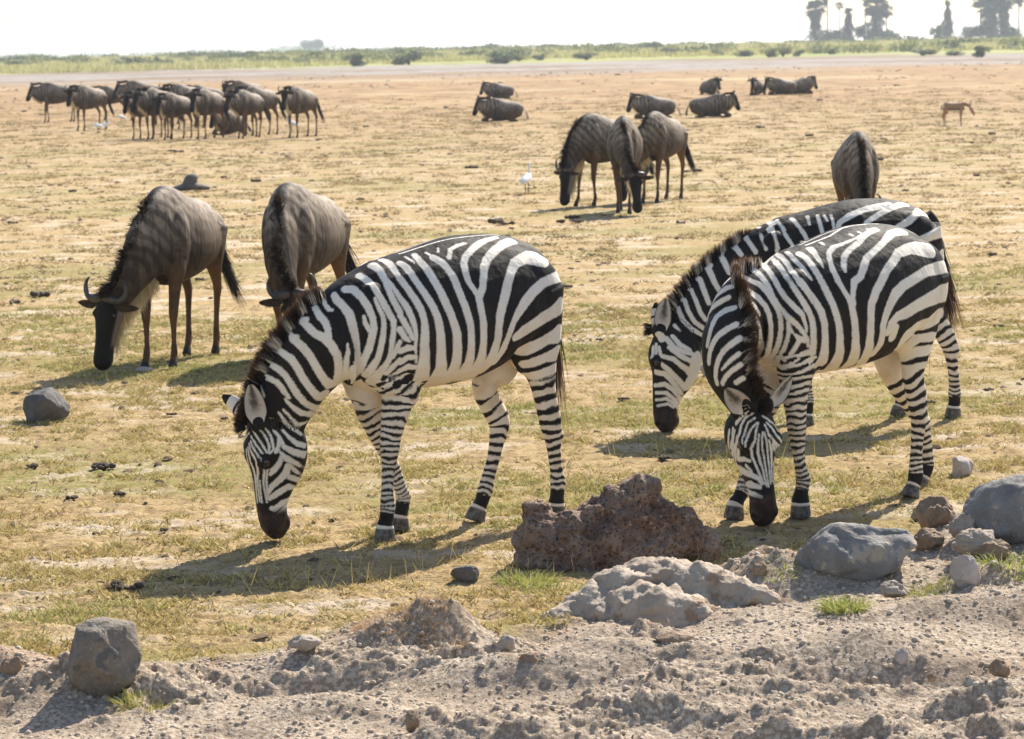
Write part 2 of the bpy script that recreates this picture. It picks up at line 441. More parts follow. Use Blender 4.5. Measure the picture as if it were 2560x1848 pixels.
    attr(full, 'white', np.concatenate([fld, np.where((ET > .80) | ((ET > .42) & (ET < .56)), -.02, .02)]))
    attr(full, 'muzzle', np.concatenate([muz, z]))
    attr(full, 'hoof', np.concatenate([hoof, z]))
    attr(full, 'ear', np.concatenate([np.zeros(nv), EI]))
    attr(full, 'eart', np.concatenate([np.zeros(nv), ET]))
    tan = .7 * sstep(.85, .62, P[:, 2]) * (part == 0) + .55 * wl * sstep(.8, .5, P[:, 2]) + .45 * ((part == 4) | (part == 6)) * sstep(.45, .65, P[:, 2])  # last term: golden bounce light on the far upper legs, painted as tan
    attr(full, 'tan', np.concatenate([tan, z]))
    bpy.data.meshes.remove(me)
    return full, H, Mh, hs, dict(P=P, fld=fld, part=part, C=C, A=A, D=D)

def _leg_axis(J, n):
    d = np.concatenate([[0], np.cumsum(np.linalg.norm(np.diff(J, axis=0), axis=1))]); h = d[-1] - d
    return np.interp(np.linspace(0, 1.3, n), h[::-1], J[::-1, 0])

# ------------------------------------------------------------------ hair made of thin tapering strands
def strands(name, roots, dirs, lens, width, droop, attrs, seg=3, wid_dir=None):
    roots = np.asarray(roots); n = len(roots); dirs = np.asarray(dirs); dirs = dirs / np.linalg.norm(dirs, axis=1)[:, None]
    lens = np.asarray(lens); r = RNG.normal(size=(n, 3)); sd = np.cross(dirs, r); sd /= np.linalg.norm(sd, axis=1)[:, None]
    V = np.empty((n, seg * 2 + 1, 3)); tt = np.empty((n, seg * 2 + 1))
    for k in range(seg):
        t = k / seg; c = roots + dirs * (lens * t)[:, None] + np.array([0, 0, -1.0]) * (droop * lens * t * t)[:, None]
        w = width * (1 - t * .75)
        V[:, 2 * k] = c - sd * w / 2; V[:, 2 * k + 1] = c + sd * w / 2; tt[:, 2 * k] = tt[:, 2 * k + 1] = t
    V[:, -1] = roots + dirs * lens[:, None] + np.array([0, 0, -1.0]) * (droop * lens)[:, None]; tt[:, -1] = 1
    m = seg * 2 + 1; base = np.arange(n)[:, None] * m; F4 = []
    for k in range(seg - 1): F4.append(np.concatenate([base + 2 * k, base + 2 * k + 1, base + 2 * k + 3, base + 2 * k + 2], 1))
    F3 = np.concatenate([base + 2 * seg - 2, base + 2 * seg - 1, base + 2 * seg], 1)
    me = mesh_np(name, V.reshape(-1, 3), ([np.concatenate(F4)] if F4 else []) + [F3])
    attr(me, 't', tt.ravel())
    for k, v in attrs.items(): attr(me, k, np.repeat(v, m))
    return me
def sphere_mesh(name, r, seg=14):
    bm = bmesh.new(); bmesh.ops.create_uvsphere(bm, u_segments=seg, v_segments=seg // 2 + 2, radius=r)
    me = bpy.data.meshes.new(name); bm.to_mesh(me); bm.free(); return me

# --- zebra materials
def mat_zebra():
    t = NT('zebra_coat'); p = t.pos()
    jit = t.math('MULTIPLY', t.math('SUBTRACT', t.noise(p, 95, 2), .5), .010)
    fine = t.noise(p, 420, 2, .6)
    f = t.ss(t.math('ADD', t.attr('white'), jit), -.0055, .0035)
    soil = t.ss(t.noise(p, 11, 4, .6), .45, .72)
    wht = t.mix(t.math('MULTIPLY', soil, .35), (.80, .725, .62), (.60, .485, .355))
    wht = t.mix(t.math('MULTIPLY', t.attr('tan'), t.math('ADD', .35, t.math('MULTIPLY', soil, .6))), wht, (.60, .42, .24))
    blk = t.mix(t.ss(t.noise(p, 7, 3), .4, .75), (.008, .0075, .008), (.017, .011, .009))
    c = t.mix(f, blk, wht)
    c = t.mix(t.attr('muzzle'), c, t.mix(t.ss(t.noise(p, 26, 3), .4, .7), (.024, .016, .013), (.062, .034, .025)))
    et = t.attr('eart'); ea = t.attr('ear'); far = t.math('ADD', ea, t.math('MULTIPLY', t.math('SUBTRACT', t.noise(p, 60, 3), .5), .7))
    ein = t.mix(t.ss(far, 1.05, 1.55), (.10, .078, .062), (.50, .44, .37)); ein = t.mix(t.ss(et, .55, .15), ein, (.60, .54, .46)); ein = t.mix(t.ss(ea, 1.86, 1.97), ein, (.02, .016, .014))
    c = t.mix(t.math('MULTIPLY', t.ss(ea, .2, .9), t.ss(et, .04, .2)), c, ein)
    c = t.mix(t.attr('hoof'), c, t.mix(t.ss(t.noise(p, 40, 3), .35, .7), (.06, .055, .05), (.19, .168, .145)))
    c = t.mix(t.math('MULTIPLY', t.math('SUBTRACT', fine, .35), .22, clamp=True), c, t.mix(.7, c, (.30, .24, .18)))
    t.set(Base_Color=c, Roughness=.65, Specular_IOR_Level=.14)
    t.set(Normal=t.bump(t.math('ADD', t.math('MULTIPLY', fine, .5), t.noise(p, 60, 3)), .25, .006, t.bump(t.noise(p, 1.0, 3, .5, vscale=(10, 10, 6)), .55, .03)))
    return t.m
def mat_hair(name, root_dark, root_light, tip, trans=.35):
    t = NT(name); w = t.attr('w'); tt = t.attr('t')
    c = t.mix(w, root_dark, root_light); c = t.mix(t.ss(tt, .55, .95), c, tip)
    t.set(Base_Color=c, Roughness=.45, Specular_IOR_Level=.4)
    tr = t.node('ShaderNodeBsdfTranslucent'); t.l(c, tr.inputs[0])
    mx = t.node('ShaderNodeMixShader'); mx.inputs[0].default_value = trans
    t.l(t.b.outputs[0], mx.inputs[1]); t.l(tr.outputs[0], mx.inputs[2]); t.l(mx.outputs[0], t.out.inputs[0])
    return t.m
def mat_plain(name, col, rough=.5, spec=.5, var=None, vs=20):
    t = NT(name); c = col
    if var is not None: c = t.mix(t.ss(t.noise(t.pos(), vs, 4), .35, .68), col, var)
    t.set(Base_Color=c, Roughness=rough, Specular_IOR_Level=spec); return t.m

# ------------------------------------------------------------------ coat patterns: white stripes as lines on the skin
# every point is x, y, z, half width in millimetres in the animal's own frame
def strk(txt): return [[tuple(float(v) / 1000 for v in p.split(',')) for p in ln.split()] for ln in txt.split('\n')]
COAT = {}
COAT['z1'] = dict(T=strk('''853,-134,783,5.5 864,-112,780,12.6 853,-68,764,12.6 828,-41,749,11.5 814,-32,731,11.5 798,-27,704,9.1 780,-26,676,7.9
786,-35,658,5.9 749,-32,625,9.0 709,-35,601,10.4 646,-63,585,16.7
831,-124,828,8.8 844,-80,830,12.2 821,-33,806,14.5 798,-13,776,13.4 775,-4,731,13.3 746,-5,684,13.5 711,-10,650,14.1 665,-25,624,14.5 625,-54,613,17.8
808,-81,895,12.0 803,-33,879,14.3 775,5,850,16.7 755,20,810,16.7 731,26,761,16.5 692,24,709,16.5 651,8,673,18.1 625,7,677,33.3
756,-61,975,13.1 758,5,936,16.7 736,37,906,18.8 711,60,862,17.8 683,68,809,17.8 652,63,762,18.1 610,46,726,25.4 585,46,728,24.9
713,-38,1033,16.2 711,32,1000,16.3 692,67,966,17.3 660,99,945,19.5 637,118,914,19.6 615,129,870,18.6 603,122,829,17.4 593,96,782,16.5 568,50,736,33.2
660,15,1077,13.1 658,63,1037,16.3 646,85,1016,15.2 641,102,982,14.1 646,108,949,17.3
611,7,1113,8.1 623,47,1086,8.8 616,70,1067,10.4 607,80,1063,7.2
581,53,1127,15.3 578,74,1106,17.4 561,105,1077,17.4 545,128,1043,19.5 540,142,1000,19.5 534,151,957,17.3 527,154,913,14.2 521,150,868,11.9 527,145,833,20.8
572,151,916,3.4 571,153,881,8.7 575,142,837,11.9 566,115,790,13.1 542,54,743,20.8
532,74,1151,18.8 503,93,1150,18.8 493,145,1119,16.3 477,176,1076,16.4 462,191,1024,14.5 460,194,981,15.7 473,192,934,16.7 482,183,890,16.5 495,168,850,15.3 522,135,801,34.7 523,61,742,23.2
498,174,1034,6.5 496,179,1008,9.7 482,188,977,10.8 472,192,960,8.7
451,56,1206,17.5 433,103,1181,16.6 428,162,1146,15.5 409,180,1102,16.9 386,198,1045,14.4 371,213,1010,13.2 373,218,967,11.0 381,218,929,12.1 386,215,885,9.9 389,210,850,11.2 405,193,810,13.8 426,166,774,20.0 437,121,736,25.9
442,177,1109,7.0 430,188,1069,9.6 413,195,1029,10.6 413,202,986,11.2 422,203,939,13.6 431,197,887,13.3 441,187,843,13.7 458,172,808,19.1 472,131,766,21.6
377,41,1249,22.0 368,96,1225,17.6 366,143,1180,13.5 364,173,1134,13.4 355,198,1087,13.3 339,218,1043,13.2
363,138,1188,12.0 345,167,1158,9.3 327,200,1108,10.2
318,26,1266,16.7 309,81,1251,18.1 307,139,1211,14.0 303,163,1186,12.0
350,230,914,8.9 365,222,880,11.2 381,213,849,11.4
347,221,834,9.5 372,203,804,12.0 395,181,773,12.5
339,203,779,10.8 367,184,758,9.9 387,165,731,9.2
302,160,1190,15.3 284,200,1141,14.7 264,228,1096,15.7 246,249,1046,15.4 239,261,1000,14.2 240,265,950,17.7 243,262,895,20.2 239,253,838,23.0 235,229,780,31.4 226,188,729,38.3
327,200,1107,11.9 309,222,1071,14.1 294,239,1025,14.0 283,249,979,10.5 279,254,934,7.0 283,250,888,5.9 273,237,817,4.7
341,220,1032,11.6 324,234,995,12.7 304,244,953,10.4 293,250,925,9.2
347,228,969,13.8 327,237,931,11.5 310,243,917,6.8
349,227,872,11.8 314,239,885,14.1 292,247,883,9.3
345,217,821,12.8 312,234,843,12.4 281,243,841,9.9
340,205,782,11.2 306,222,799,13.1 273,228,793,10.5
265,99,1253,16.3 252,130,1236,17.2 243,177,1192,15.5 228,213,1147,14.9 209,241,1102,16.0 190,261,1056,15.7 178,275,1010,16.8 172,280,964,18.0 168,281,904,19.4 164,271,843,22.3 151,246,784,27.1 143,202,733,45.7 122,127,691,53.0
179,81,1284,13.2 179,134,1255,17.4 168,178,1220,17.4 159,215,1175,18.0 145,243,1130,17.7 133,266,1080,18.6 118,283,1030,17.3 103,291,983,17.3 93,295,937,20.1 89,290,876,21.6 83,272,818,23.1 82,236,764,29.7 70,170,710,39.7
112,139,1269,19.5 92,168,1251,18.6 77,197,1224,16.7 66,229,1184,17.2 59,259,1130,17.0 49,277,1084,16.9 37,291,1034,18.1 26,297,987,16.9 21,300,936,16.0 18,292,870,18.0 15,272,813,22.5 17,236,763,32.1 12,182,720,39.8
-261,75,1338,11.2 -205,94,1332,15.6 -145,120,1321,16.3 -81,152,1296,16.1 -31,179,1268,15.3 -9,197,1242,14.9 1,229,1198,15.8 -1,251,1158,13.5 -17,268,1125,12.1 -33,276,1102,16.1 -36,291,1052,16.1 -42,297,1005,16.1 -44,301,959,17.8 -45,297,903,16.6 -47,282,846,19.5 -47,258,797,28.2 -39,214,747,35.4 -59,116,698,31.2
-331,96,1318,27.0 -258,132,1308,21.4 -193,166,1285,20.5 -135,196,1253,18.6 -101,223,1219,18.8 -82,247,1176,16.7 -64,267,1132,16.8 -46,277,1101,15.2
-435,177,1238,49.4 -393,181,1244,44.8 -332,189,1241,28.1 -274,210,1227,23.4 -235,236,1188,20.4 -202,259,1141,21.6 -180,276,1097,23.1 -155,287,1048,22.3 -135,295,998,21.1 -128,296,952,19.1 -124,291,896,20.3 -114,274,840,23.7 -103,245,791,32.2 -90,203,746,31.0
-543,157,1145,27.3 -485,209,1142,24.0 -415,229,1129,22.0 -341,257,1094,23.9 -286,272,1051,25.2 -245,283,1008,20.9 -214,287,969,15.3 -196,286,928,15.8 -179,278,882,15.7 -161,260,830,21.9 -139,231,782,17.7
-555,173,1017,23.8 -521,201,1011,41.8 -461,222,984,29.5 -391,243,962,32.0 -326,256,935,28.2 -278,261,915,30.5 -233,270,896,21.2
-564,140,884,26.3 -520,186,881,44.9 -447,206,864,25.8 -383,199,836,27.0 -337,183,823,32.9 -305,171,820,31.4
-551,141,798,21.5 -520,170,789,37.8 -444,190,777,22.9 -384,177,757,23.5 -345,150,748,20.4
-534,139,723,19.1 -507,161,717,23.7 -446,167,703,22.8 -405,141,690,25.8 -389,114,689,27.1
-525,139,650,27.5 -501,150,644,20.2 -452,145,633,15.6 -421,114,638,15.1
220,22,1288,5.3 116,29,1312,4.4 14,40,1335,4.4 -87,54,1346,4.0 -205,41,1349,4.0 -302,27,1342,4.5
-68,112,1322,8.9 -27,116,1316,10.1 19,128,1300,9.3 46,163,1267,10.5
63,94,1308,3.4 75,118,1294,4.8
128,95,1291,4.7 119,125,1278,6.7 113,142,1267,9.3
222,72,1277,4.7 214,104,1264,6.0 206,126,1253,3.8
792,-35,670,5.2 769,-34,638,5.6 741,-34,610,6.0 709,-38,593,8.5 670,-44,595,12.1
797,-49,621,5.1 766,-47,586,5.5 738,-53,559,6.1 714,-61,545,8.3 676,-73,546,13.2
815,-60,608,4.6 791,-59,573,5.6 760,-62,542,6.9 707,-67,513,11.4
876,-112,732,5.9 870,-92,688,5.0 901,-79,648,3.7
840,-52,749,3.9 818,-37,721,4.4 800,-33,692,3.9'''), H=strk('''906,-84,572,3.4 873,-81,541,3.7 852,-75,508,4.1 847,-68,471,5.1 844,-66,443,4.7 862,-71,430,4.7
923,-92,563,3.4 891,-87,529,3.7 871,-79,495,4.1 861,-71,458,4.1 866,-73,433,3.7
921,-118,533,5.2 904,-104,500,3.4 889,-86,468,3.7 874,-76,436,3.7 871,-74,412,3.4
920,-133,503,3.7 913,-108,473,3.5 898,-89,441,3.4 881,-74,409,4.2
924,-132,480,3.7 920,-116,454,3.7 911,-95,423,4.2 898,-73,401,4.6 885,-79,372,7.5 872,-113,329,4.7 869,-129,284,3.4 858,-134,236,3.4 849,-138,197,3.4
928,-140,470,3.4 923,-122,426,4.2 914,-102,390,7.9 894,-130,343,5.2 888,-150,302,4.5 881,-157,254,4.0 873,-163,201,3.4
931,-145,452,4.0 927,-141,405,4.6 907,-149,356,6.1 892,-162,306,5.3 884,-172,252,4.4 875,-184,193,4.0
933,-158,441,3.5 926,-165,393,4.4 897,-200,343,4.4 889,-196,296,3.4 880,-202,243,3.5 866,-217,189,3.4
929,-192,436,4.4 908,-216,383,3.4 894,-203,338,3.4 889,-192,289,3.4 867,-222,226,3.4
920,-152,515,4.3 920,-208,471,6.2 913,-226,431,3.4 910,-217,389,3.4
914,-184,524,4.4 922,-188,491,3.4 911,-227,448,3.4
882,-138,298,3.4 876,-148,250,3.4 867,-154,197,3.4
862,-81,378,3.4 862,-104,333,3.4 858,-120,284,3.4 849,-132,221,3.4
806,-62,407,10.2 818,-71,375,13.3 837,-86,347,15.7 847,-98,328,7.5
836,-74,529,4.7 816,-65,501,7.1 820,-62,460,8.6 835,-64,433,7.1 820,-61,441,4.8
798,-68,531,4.8 771,-54,493,7.1 734,-48,462,11.6 694,-56,448,11.7
812,-64,496,4.7 797,-56,453,9.2 755,-50,427,13.9 682,-71,403,17.7
816,-61,432,4.6 781,-61,396,13.9 733,-66,371,9.9 658,-136,332,8.4
772,-71,361,16.6 777,-84,327,20.1 802,-97,300,16.6 835,-115,269,12.5 846,-126,240,7.1
767,-69,365,9.3 723,-88,330,8.3 672,-139,299,7.0
753,-92,307,12.4 699,-117,286,11.6 689,-142,270,7.0
703,-146,249,9.3 755,-110,261,15.3 795,-115,241,16.6 831,-126,220,12.6 840,-130,211,7.3
719,-148,224,7.0 708,-148,240,7.0 723,-151,213,5.6
729,-152,202,10.9 779,-130,185,15.0 814,-133,161,12.4 829,-135,167,9.4
740,-153,176,7.0 765,-139,155,13.1 795,-133,135,10.6 778,-136,133,7.3
799,-64,569,5.3 760,-63,537,6.5 710,-61,505,10.8
794,-52,602,5.1 753,-54,561,5.6 725,-60,543,6.1
709,-61,546,12.5 695,-56,560,10.5
879,-65,604,23.1 851,-82,576,21.1'''))
COAT['z3'] = dict(T=strk('''534,-44,1183,13.6 515,-27,1192,11.3 530,36,1174,17.6 529,79,1132,13.7 527,115,1084,11.9 519,149,1041,11.2 497,177,1005,12.4 465,196,968,12.7 442,197,921,7.9 433,197,885,4.9
591,-30,1174,13.5 597,29,1165,19.4 584,65,1135,15.6 574,92,1095,14.5 564,113,1051,10.7 547,134,1002,10.4 532,156,971,10.1 519,174,948,13.4 487,186,920,11.2 451,193,881,9.7 429,196,848,9.3 419,192,815,5.9
522,170,944,6.7 516,167,907,6.7 501,174,884,4.5
523,165,930,6.7 516,164,889,9.0 516,151,843,9.0 516,125,796,10.1 508,79,747,11.8 441,-34,686,11.9 454,-60,648,13.7
493,178,875,4.5 467,184,851,13.5 433,194,844,13.8
467,183,846,13.2 479,171,815,11.3 494,148,778,9.1 503,121,750,5.6
680,30,1144,15.6 654,61,1126,12.9 617,80,1107,14.9 590,102,1070,14.2 571,121,1025,12.1 553,133,989,10.7 548,143,949,10.1 542,140,899,10.2 540,125,844,11.4 534,92,791,11.8 513,33,744,12.5 461,-59,695,11.4 743,189,720,25.2
721,78,1097,9.6 686,93,1077,15.0 648,104,1048,14.8 618,117,1011,13.5 602,126,970,13.3 595,128,925,10.4 587,119,870,10.9 575,93,813,13.1 526,14,753,21.5 472,-80,703,11.6
730,118,1042,8.1 699,130,1018,14.8 665,126,980,12.7
756,150,993,11.4 723,160,964,16.8 673,134,927,12.7 637,103,873,14.9 583,41,814,21.4 578,22,771,13.3
755,179,906,12.6 671,109,854,8.5
413,186,787,13.1 447,176,776,12.9 477,154,746,9.5 493,120,713,7.9 481,64,671,16.2
427,174,738,10.8 457,160,717,8.7 467,144,690,7.2 557,183,670,17.0
619,-25,1168,12.8 669,-7,1155,17.0 698,-35,1133,17.0 706,-62,1107,12.8 726,-76,1075,5.4
745,39,1105,11.1 754,-9,1089,17.0 751,-64,1055,12.8 748,-92,1024,6.9 760,-98,992,4.5
770,39,1058,9.3 780,-15,1033,12.7 774,-73,1002,14.9 768,-102,968,9.5 779,-106,927,10.7
780,81,1012,14.7 796,34,997,20.4 814,1,970,21.1 840,-1,932,16.9 856,-1,893,13.3 865,-9,844,12.6
821,135,944,14.2 845,97,921,14.4 861,55,889,14.7 869,28,847,14.5 871,14,811,13.1 871,6,766,13.5
829,167,885,13.4 853,135,858,14.0 867,99,826,12.6 874,73,785,12.5 872,55,743,12.1 865,43,701,11.6 855,42,670,11.1
841,173,816,9.9 859,141,789,10.1 867,110,760,7.0 869,89,739,3.6
837,180,768,11.0 855,142,740,11.0 860,102,706,10.3 854,76,673,9.9
825,180,705,11.2 838,148,683,11.2
509,-19,1192,21.5 374,-99,1201,21.8 465,41,1188,14.0 476,108,1138,11.9 483,164,1088,11.7 461,186,1039,13.9 429,197,988,16.7 407,206,937,13.5 404,209,892,14.6 399,207,837,14.8 394,192,782,18.2 397,176,731,30.3 422,169,701,17.4
359,-86,1217,9.2 411,6,1219,13.7 433,84,1179,12.2 457,152,1135,12.9 434,179,1090,17.2 397,192,1043,16.2 373,212,998,14.5
374,14,1235,11.2 392,82,1203,11.2 386,126,1169,11.2 380,157,1134,9.6 372,170,1116,3.9
446,169,1113,20.3 412,187,1064,19.3 383,203,1016,16.6 361,221,968,16.5 350,229,915,15.5 345,227,853,15.9 337,216,795,19.6 323,185,734,28.1 347,159,691,36.3 412,163,674,15.4
346,71,1228,19.9 339,116,1201,16.1 338,155,1161,15.6 332,188,1115,14.9 321,216,1059,15.8 304,237,1002,15.7 289,249,945,15.7 277,253,887,15.9 268,247,829,18.0 250,226,769,24.5 237,184,716,36.4 198,85,666,36.7 346,149,661,9.6
274,67,1247,19.9 286,112,1222,13.8 291,142,1195,11.1 293,166,1168,4.4
-50,112,1301,8.7 30,122,1282,5.4 112,121,1263,7.7 167,115,1252,14.2 218,130,1227,12.0 240,158,1197,11.3 254,191,1152,14.4 250,219,1106,14.2 239,241,1064,11.1 218,259,1021,13.8 209,269,978,16.5 202,276,925,16.6 193,273,867,18.4 179,260,808,21.1 154,229,751,28.8 128,172,700,36.7 113,99,671,14.6
-141,92,1314,18.6 -43,119,1297,14.3 35,146,1264,13.5 110,158,1236,13.2 162,174,1207,14.4 191,199,1167,13.5 196,214,1144,7.2
-305,112,1295,28.2 -205,131,1292,22.4 -111,173,1261,14.8 -30,195,1229,14.5 48,210,1196,16.9 91,230,1157,18.3 127,245,1118,17.1 170,246,1097,17.3 187,256,1061,13.7 199,264,1024,12.4 201,269,996,13.9
-397,198,1205,41.2 -335,195,1214,42.8 -246,204,1220,28.6 -160,218,1207,22.0 -102,239,1173,20.7 -42,255,1140,19.5 9,270,1096,21.2 65,283,1044,21.0 99,289,994,21.0 110,293,943,19.5 108,290,885,20.0 102,278,826,21.7 83,250,770,27.5 64,203,721,32.2 -11,85,674,18.6
-522,190,1117,30.0 -421,228,1117,29.7 -315,251,1111,24.6 -213,272,1085,23.0 -122,285,1059,24.2 -57,292,1025,27.6 -16,298,981,22.3 15,301,936,20.5 32,296,884,18.9 24,283,830,19.1 23,262,785,22.9 31,231,744,18.4
-550,175,996,45.9 -437,233,993,42.9 -327,267,979,34.6 -219,286,959,29.3 -131,295,933,27.8 -64,299,920,22.2 -23,297,889,21.1 -10,290,851,20.2
-523,161,890,34.2 -444,201,882,42.6 -355,209,855,37.6 -238,249,839,42.0 -170,252,811,41.8 -171,213,764,32.6 -315,62,720,23.7
-57,291,862,25.3 -51,278,823,25.7
-497,149,782,20.0 -423,180,784,24.9 -354,177,784,20.2 -309,153,772,37.7 -303,112,735,33.0 -320,70,710,12.5
-476,137,721,22.5 -422,162,718,27.9 -353,151,718,26.6 -331,112,697,24.3 -344,61,672,28.5
-453,126,642,20.0 -418,142,637,24.7 -357,128,642,20.3 -341,77,634,15.0
-428,129,575,16.4 -361,124,591,12.7 -344,81,594,11.3
253,-20,1261,4.6 106,-30,1295,4.6 -6,-4,1323,4.6 -150,-8,1333,4.7 -239,14,1331,4.7
193,54,1270,7.3 197,77,1262,6.2
27,86,1300,7.4 25,97,1295,6.5
-93,85,1316,7.4 -106,93,1314,6.5
-27,88,1308,6.5 -29,99,1304,5.6'''), H=strk('''727,204,449,3.4 734,204,419,3.4 727,200,377,3.4 713,198,326,3.4 708,202,281,3.4 704,206,236,3.4 699,210,200,3.4
721,207,449,3.4 711,212,404,3.6 698,205,357,3.7 691,203,311,4.0 689,207,266,3.4 687,211,212,3.4
744,196,442,3.4 748,193,397,3.6 742,186,360,5.3 731,188,318,4.9 721,196,278,3.4 715,202,237,3.4 708,207,201,3.4
701,215,412,3.6 676,207,363,7.4 671,203,317,7.0 675,206,273,4.6 676,210,220,3.4
736,182,493,3.4 753,186,455,3.6 759,186,415,4.0 768,169,379,5.5 755,162,336,5.3 743,175,296,4.6 733,188,256,3.4 720,201,215,3.4
709,199,483,3.6 700,214,439,4.1 662,213,398,7.6 636,205,377,10.3 615,163,335,9.4 657,198,297,3.6 657,200,253,3.4 664,206,209,3.4
675,213,391,6.2 650,200,360,5.9
696,199,490,3.8 666,212,453,5.4 632,214,413,4.7 618,213,395,4.1
705,182,521,3.6 676,196,497,5.3 629,192,459,5.9 614,203,432,3.4
740,180,493,3.4 764,167,468,3.7 777,160,437,4.1 794,159,407,4.0 794,158,389,3.4
740,168,514,3.4 764,148,493,3.9 777,142,458,4.7 794,140,423,6.4 801,147,403,4.7
743,159,536,3.6 765,130,513,4.8 774,114,481,6.2 781,108,441,7.6 783,102,414,6.6
767,158,552,4.8 768,108,516,5.9 769,77,486,11.3
628,208,380,4.5 618,165,328,3.4 655,198,288,3.4 661,203,244,3.4
782,98,409,7.4 765,58,367,9.4 716,-4,314,12.9 711,8,285,4.5
771,90,362,9.7 750,64,316,12.8 761,117,323,11.2 756,150,317,6.0
723,39,269,21.4 567,-117,199,9.2 736,71,265,20.7 748,148,253,13.8 736,185,238,9.1 729,194,211,5.4
754,122,291,8.4 750,150,271,5.7
575,-82,173,21.7 743,142,207,17.2 734,189,198,9.1
720,98,167,12.8 742,159,163,11.9 732,193,153,8.1
744,160,128,7.3 736,190,121,6.8
767,52,456,8.5 769,50,411,8.5 752,22,361,8.5
773,69,450,6.8 766,51,384,7.7 716,-4,315,4.5 711,7,287,3.6
780,91,426,5.7 773,77,379,6.8 737,34,311,8.5 706,19,262,4.5
762,22,444,7.7 754,8,387,8.5 721,-12,332,4.5'''))
COAT['z2'] = dict(T=strk('''1040,95,741,10.4 972,30,702,13.3 955,75,635,13.1 914,98,589,13.4 850,99,549,12.6
950,-11,755,10.5 936,41,748,12.7 924,74,688,11.8 892,99,626,11.7 838,106,587,11.7
909,-7,817,10.7 896,41,806,10.5 877,81,741,11.7 861,99,684,11.7 834,109,641,11.7
861,-5,875,13.9 844,45,863,14.7 830,83,798,14.7 811,106,733,12.6
788,-28,938,24.7 787,57,904,16.8 771,91,847,14.7 750,108,806,12.6
708,-17,1004,16.9 708,59,968,16.8 686,100,903,14.7
635,19,1047,19.5 610,82,1000,12.8
569,34,1096,14.8 548,106,1041,12.6 536,126,1017,12.7
483,-21,1148,10.6 493,100,1098,10.5 489,169,1035,9.2
410,-49,1173,24.2 436,142,1124,10.9 424,186,1038,10.8
384,31,1190,10.7 370,130,1137,11.0
1038,117,684,19.8 1009,101,606,10.7 967,134,549,13.8 903,147,489,21.2 883,138,462,31.8
387,50,1184,9.4 367,156,1107,10.6 340,198,1051,9.0
308,77,1196,14.2 269,184,1118,12.1 258,212,1081,10.3
221,98,1208,10.6 226,156,1166,6.5
166,116,1213,9.3 169,186,1153,11.7 167,220,1111,9.0
131,131,1213,7.3 124,172,1183,5.7
-233,130,1253,19.1 -88,158,1233,16.6 58,194,1176,15.8 89,227,1128,10.3 81,262,1066,10.5 52,293,965,10.4 25,290,823,11.8
-272,96,1268,14.9 -122,139,1249,13.6 -5,167,1216,12.1 50,191,1182,8.6
95,144,1213,6.7 96,186,1177,7.8 100,220,1134,6.5
-376,70,1258,27.5 -222,162,1229,18.7 -95,217,1172,13.2 -22,272,1063,12.9 14,298,938,11.8
-479,87,1203,50.0 -342,204,1163,20.2 -233,246,1118,15.6 -137,287,1009,14.8 -80,295,858,14.1
-628,-5,1086,50.5 -544,189,1097,30.8 -410,240,1060,20.9 -320,263,1026,13.5 -218,285,916,14.5 -176,250,786,19.2
-585,138,967,26.3 -568,162,958,39.5 -472,217,927,24.1 -337,217,829,29.5
-604,107,860,22.5 -566,156,854,28.9 -460,177,808,22.9 -405,-14,715,17.0
-592,109,773,19.8 -562,140,761,33.8 -459,141,713,18.2 -412,-34,633,17.9
-552,130,670,19.6 -475,96,630,18.7 -431,-49,565,17.4
448,73,1143,9.1 431,189,1022,9.1 387,216,869,9.0 355,195,737,9.0
290,208,1069,9.0 254,260,918,9.0 223,242,762,9.0 186,122,620,17.3
179,234,1080,9.0 143,286,929,9.0 109,259,759,9.1 54,58,646,9.2'''), H=strk('''1093,115,443,10.9 1033,149,427,13.7 961,165,367,17.1 921,145,330,21.8
1101,110,401,11.8 1062,127,367,15.5 1006,137,307,15.6 959,122,253,17.5 931,114,259,23.9
1118,72,347,15.4 1076,111,341,15.9 1037,123,298,15.1 993,117,237,14.3 955,59,201,13.0
1122,51,268,10.9 1074,100,280,13.7 1026,114,246,13.4 974,75,180,20.5
1116,60,227,9.7 1065,97,229,11.3 1015,101,185,12.2 987,57,138,10.9
1117,60,185,7.6 1065,94,195,9.0 1023,98,168,9.6 990,58,119,10.6
1111,69,152,7.6 1057,95,165,7.6 1022,94,142,6.8
897,153,413,53.8 900,149,371,51.1 911,137,320,41.0 935,128,278,34.9
1052,127,493,12.9 995,168,445,14.2 928,175,409,14.2
1063,105,541,14.2 1030,141,493,14.2 978,170,469,12.9 919,174,450,11.0
1031,114,558,10.9 998,151,510,13.0 945,174,477,11.1
1130,61,489,12.0 1144,82,441,14.3
1116,73,507,8.7 1122,94,450,6.9
1104,94,491,9.7 1100,109,451,10.3
1100,82,574,28.2 1085,90,541,22.7'''))

# ------------------------------------------------------------------ the ground
def gauss(d, s): return np.exp(-(d / s) ** 2)
def bank_crest(x):                                       # far edge of the loose soil bank along the track
    x = np.asarray(x, float)
    return np.interp(x, [-3, -1.9, -1.35, -.9, -.45, 0, .5, 1.0, 1.6, 2.2, 3], [9.0, 9.0, 8.98, 9.2, 9.4, 9.5, 9.85, 10.25, 10.4, 10.55, 10.7])
def bank_height(x):
    return np.interp(x, [-3, -1.6, -1.0, -.4, 0, .5, 1.2, 2.0, 3], [.05, .05, .05, .06, .05, .075, .14, .20, .22])
MOUNDS = [(-.38, 9.27, .30, .16, .15), (-.22, 9.22, .14, .11, .06), (-.78, 9.05, .22, .12, .06), (-.05, 8.95, .5, .12, .045), (.8, 8.9, .6, .14, .04), (1.02, 9.95, .22, .16, .05), (1.9, 10.2, .3, .3, .05), (-1.42, 8.74, .28, .15, .07), (-1.78, 8.9, .14, .12, .07), (.35, 9.0, .5, .16, .03)]
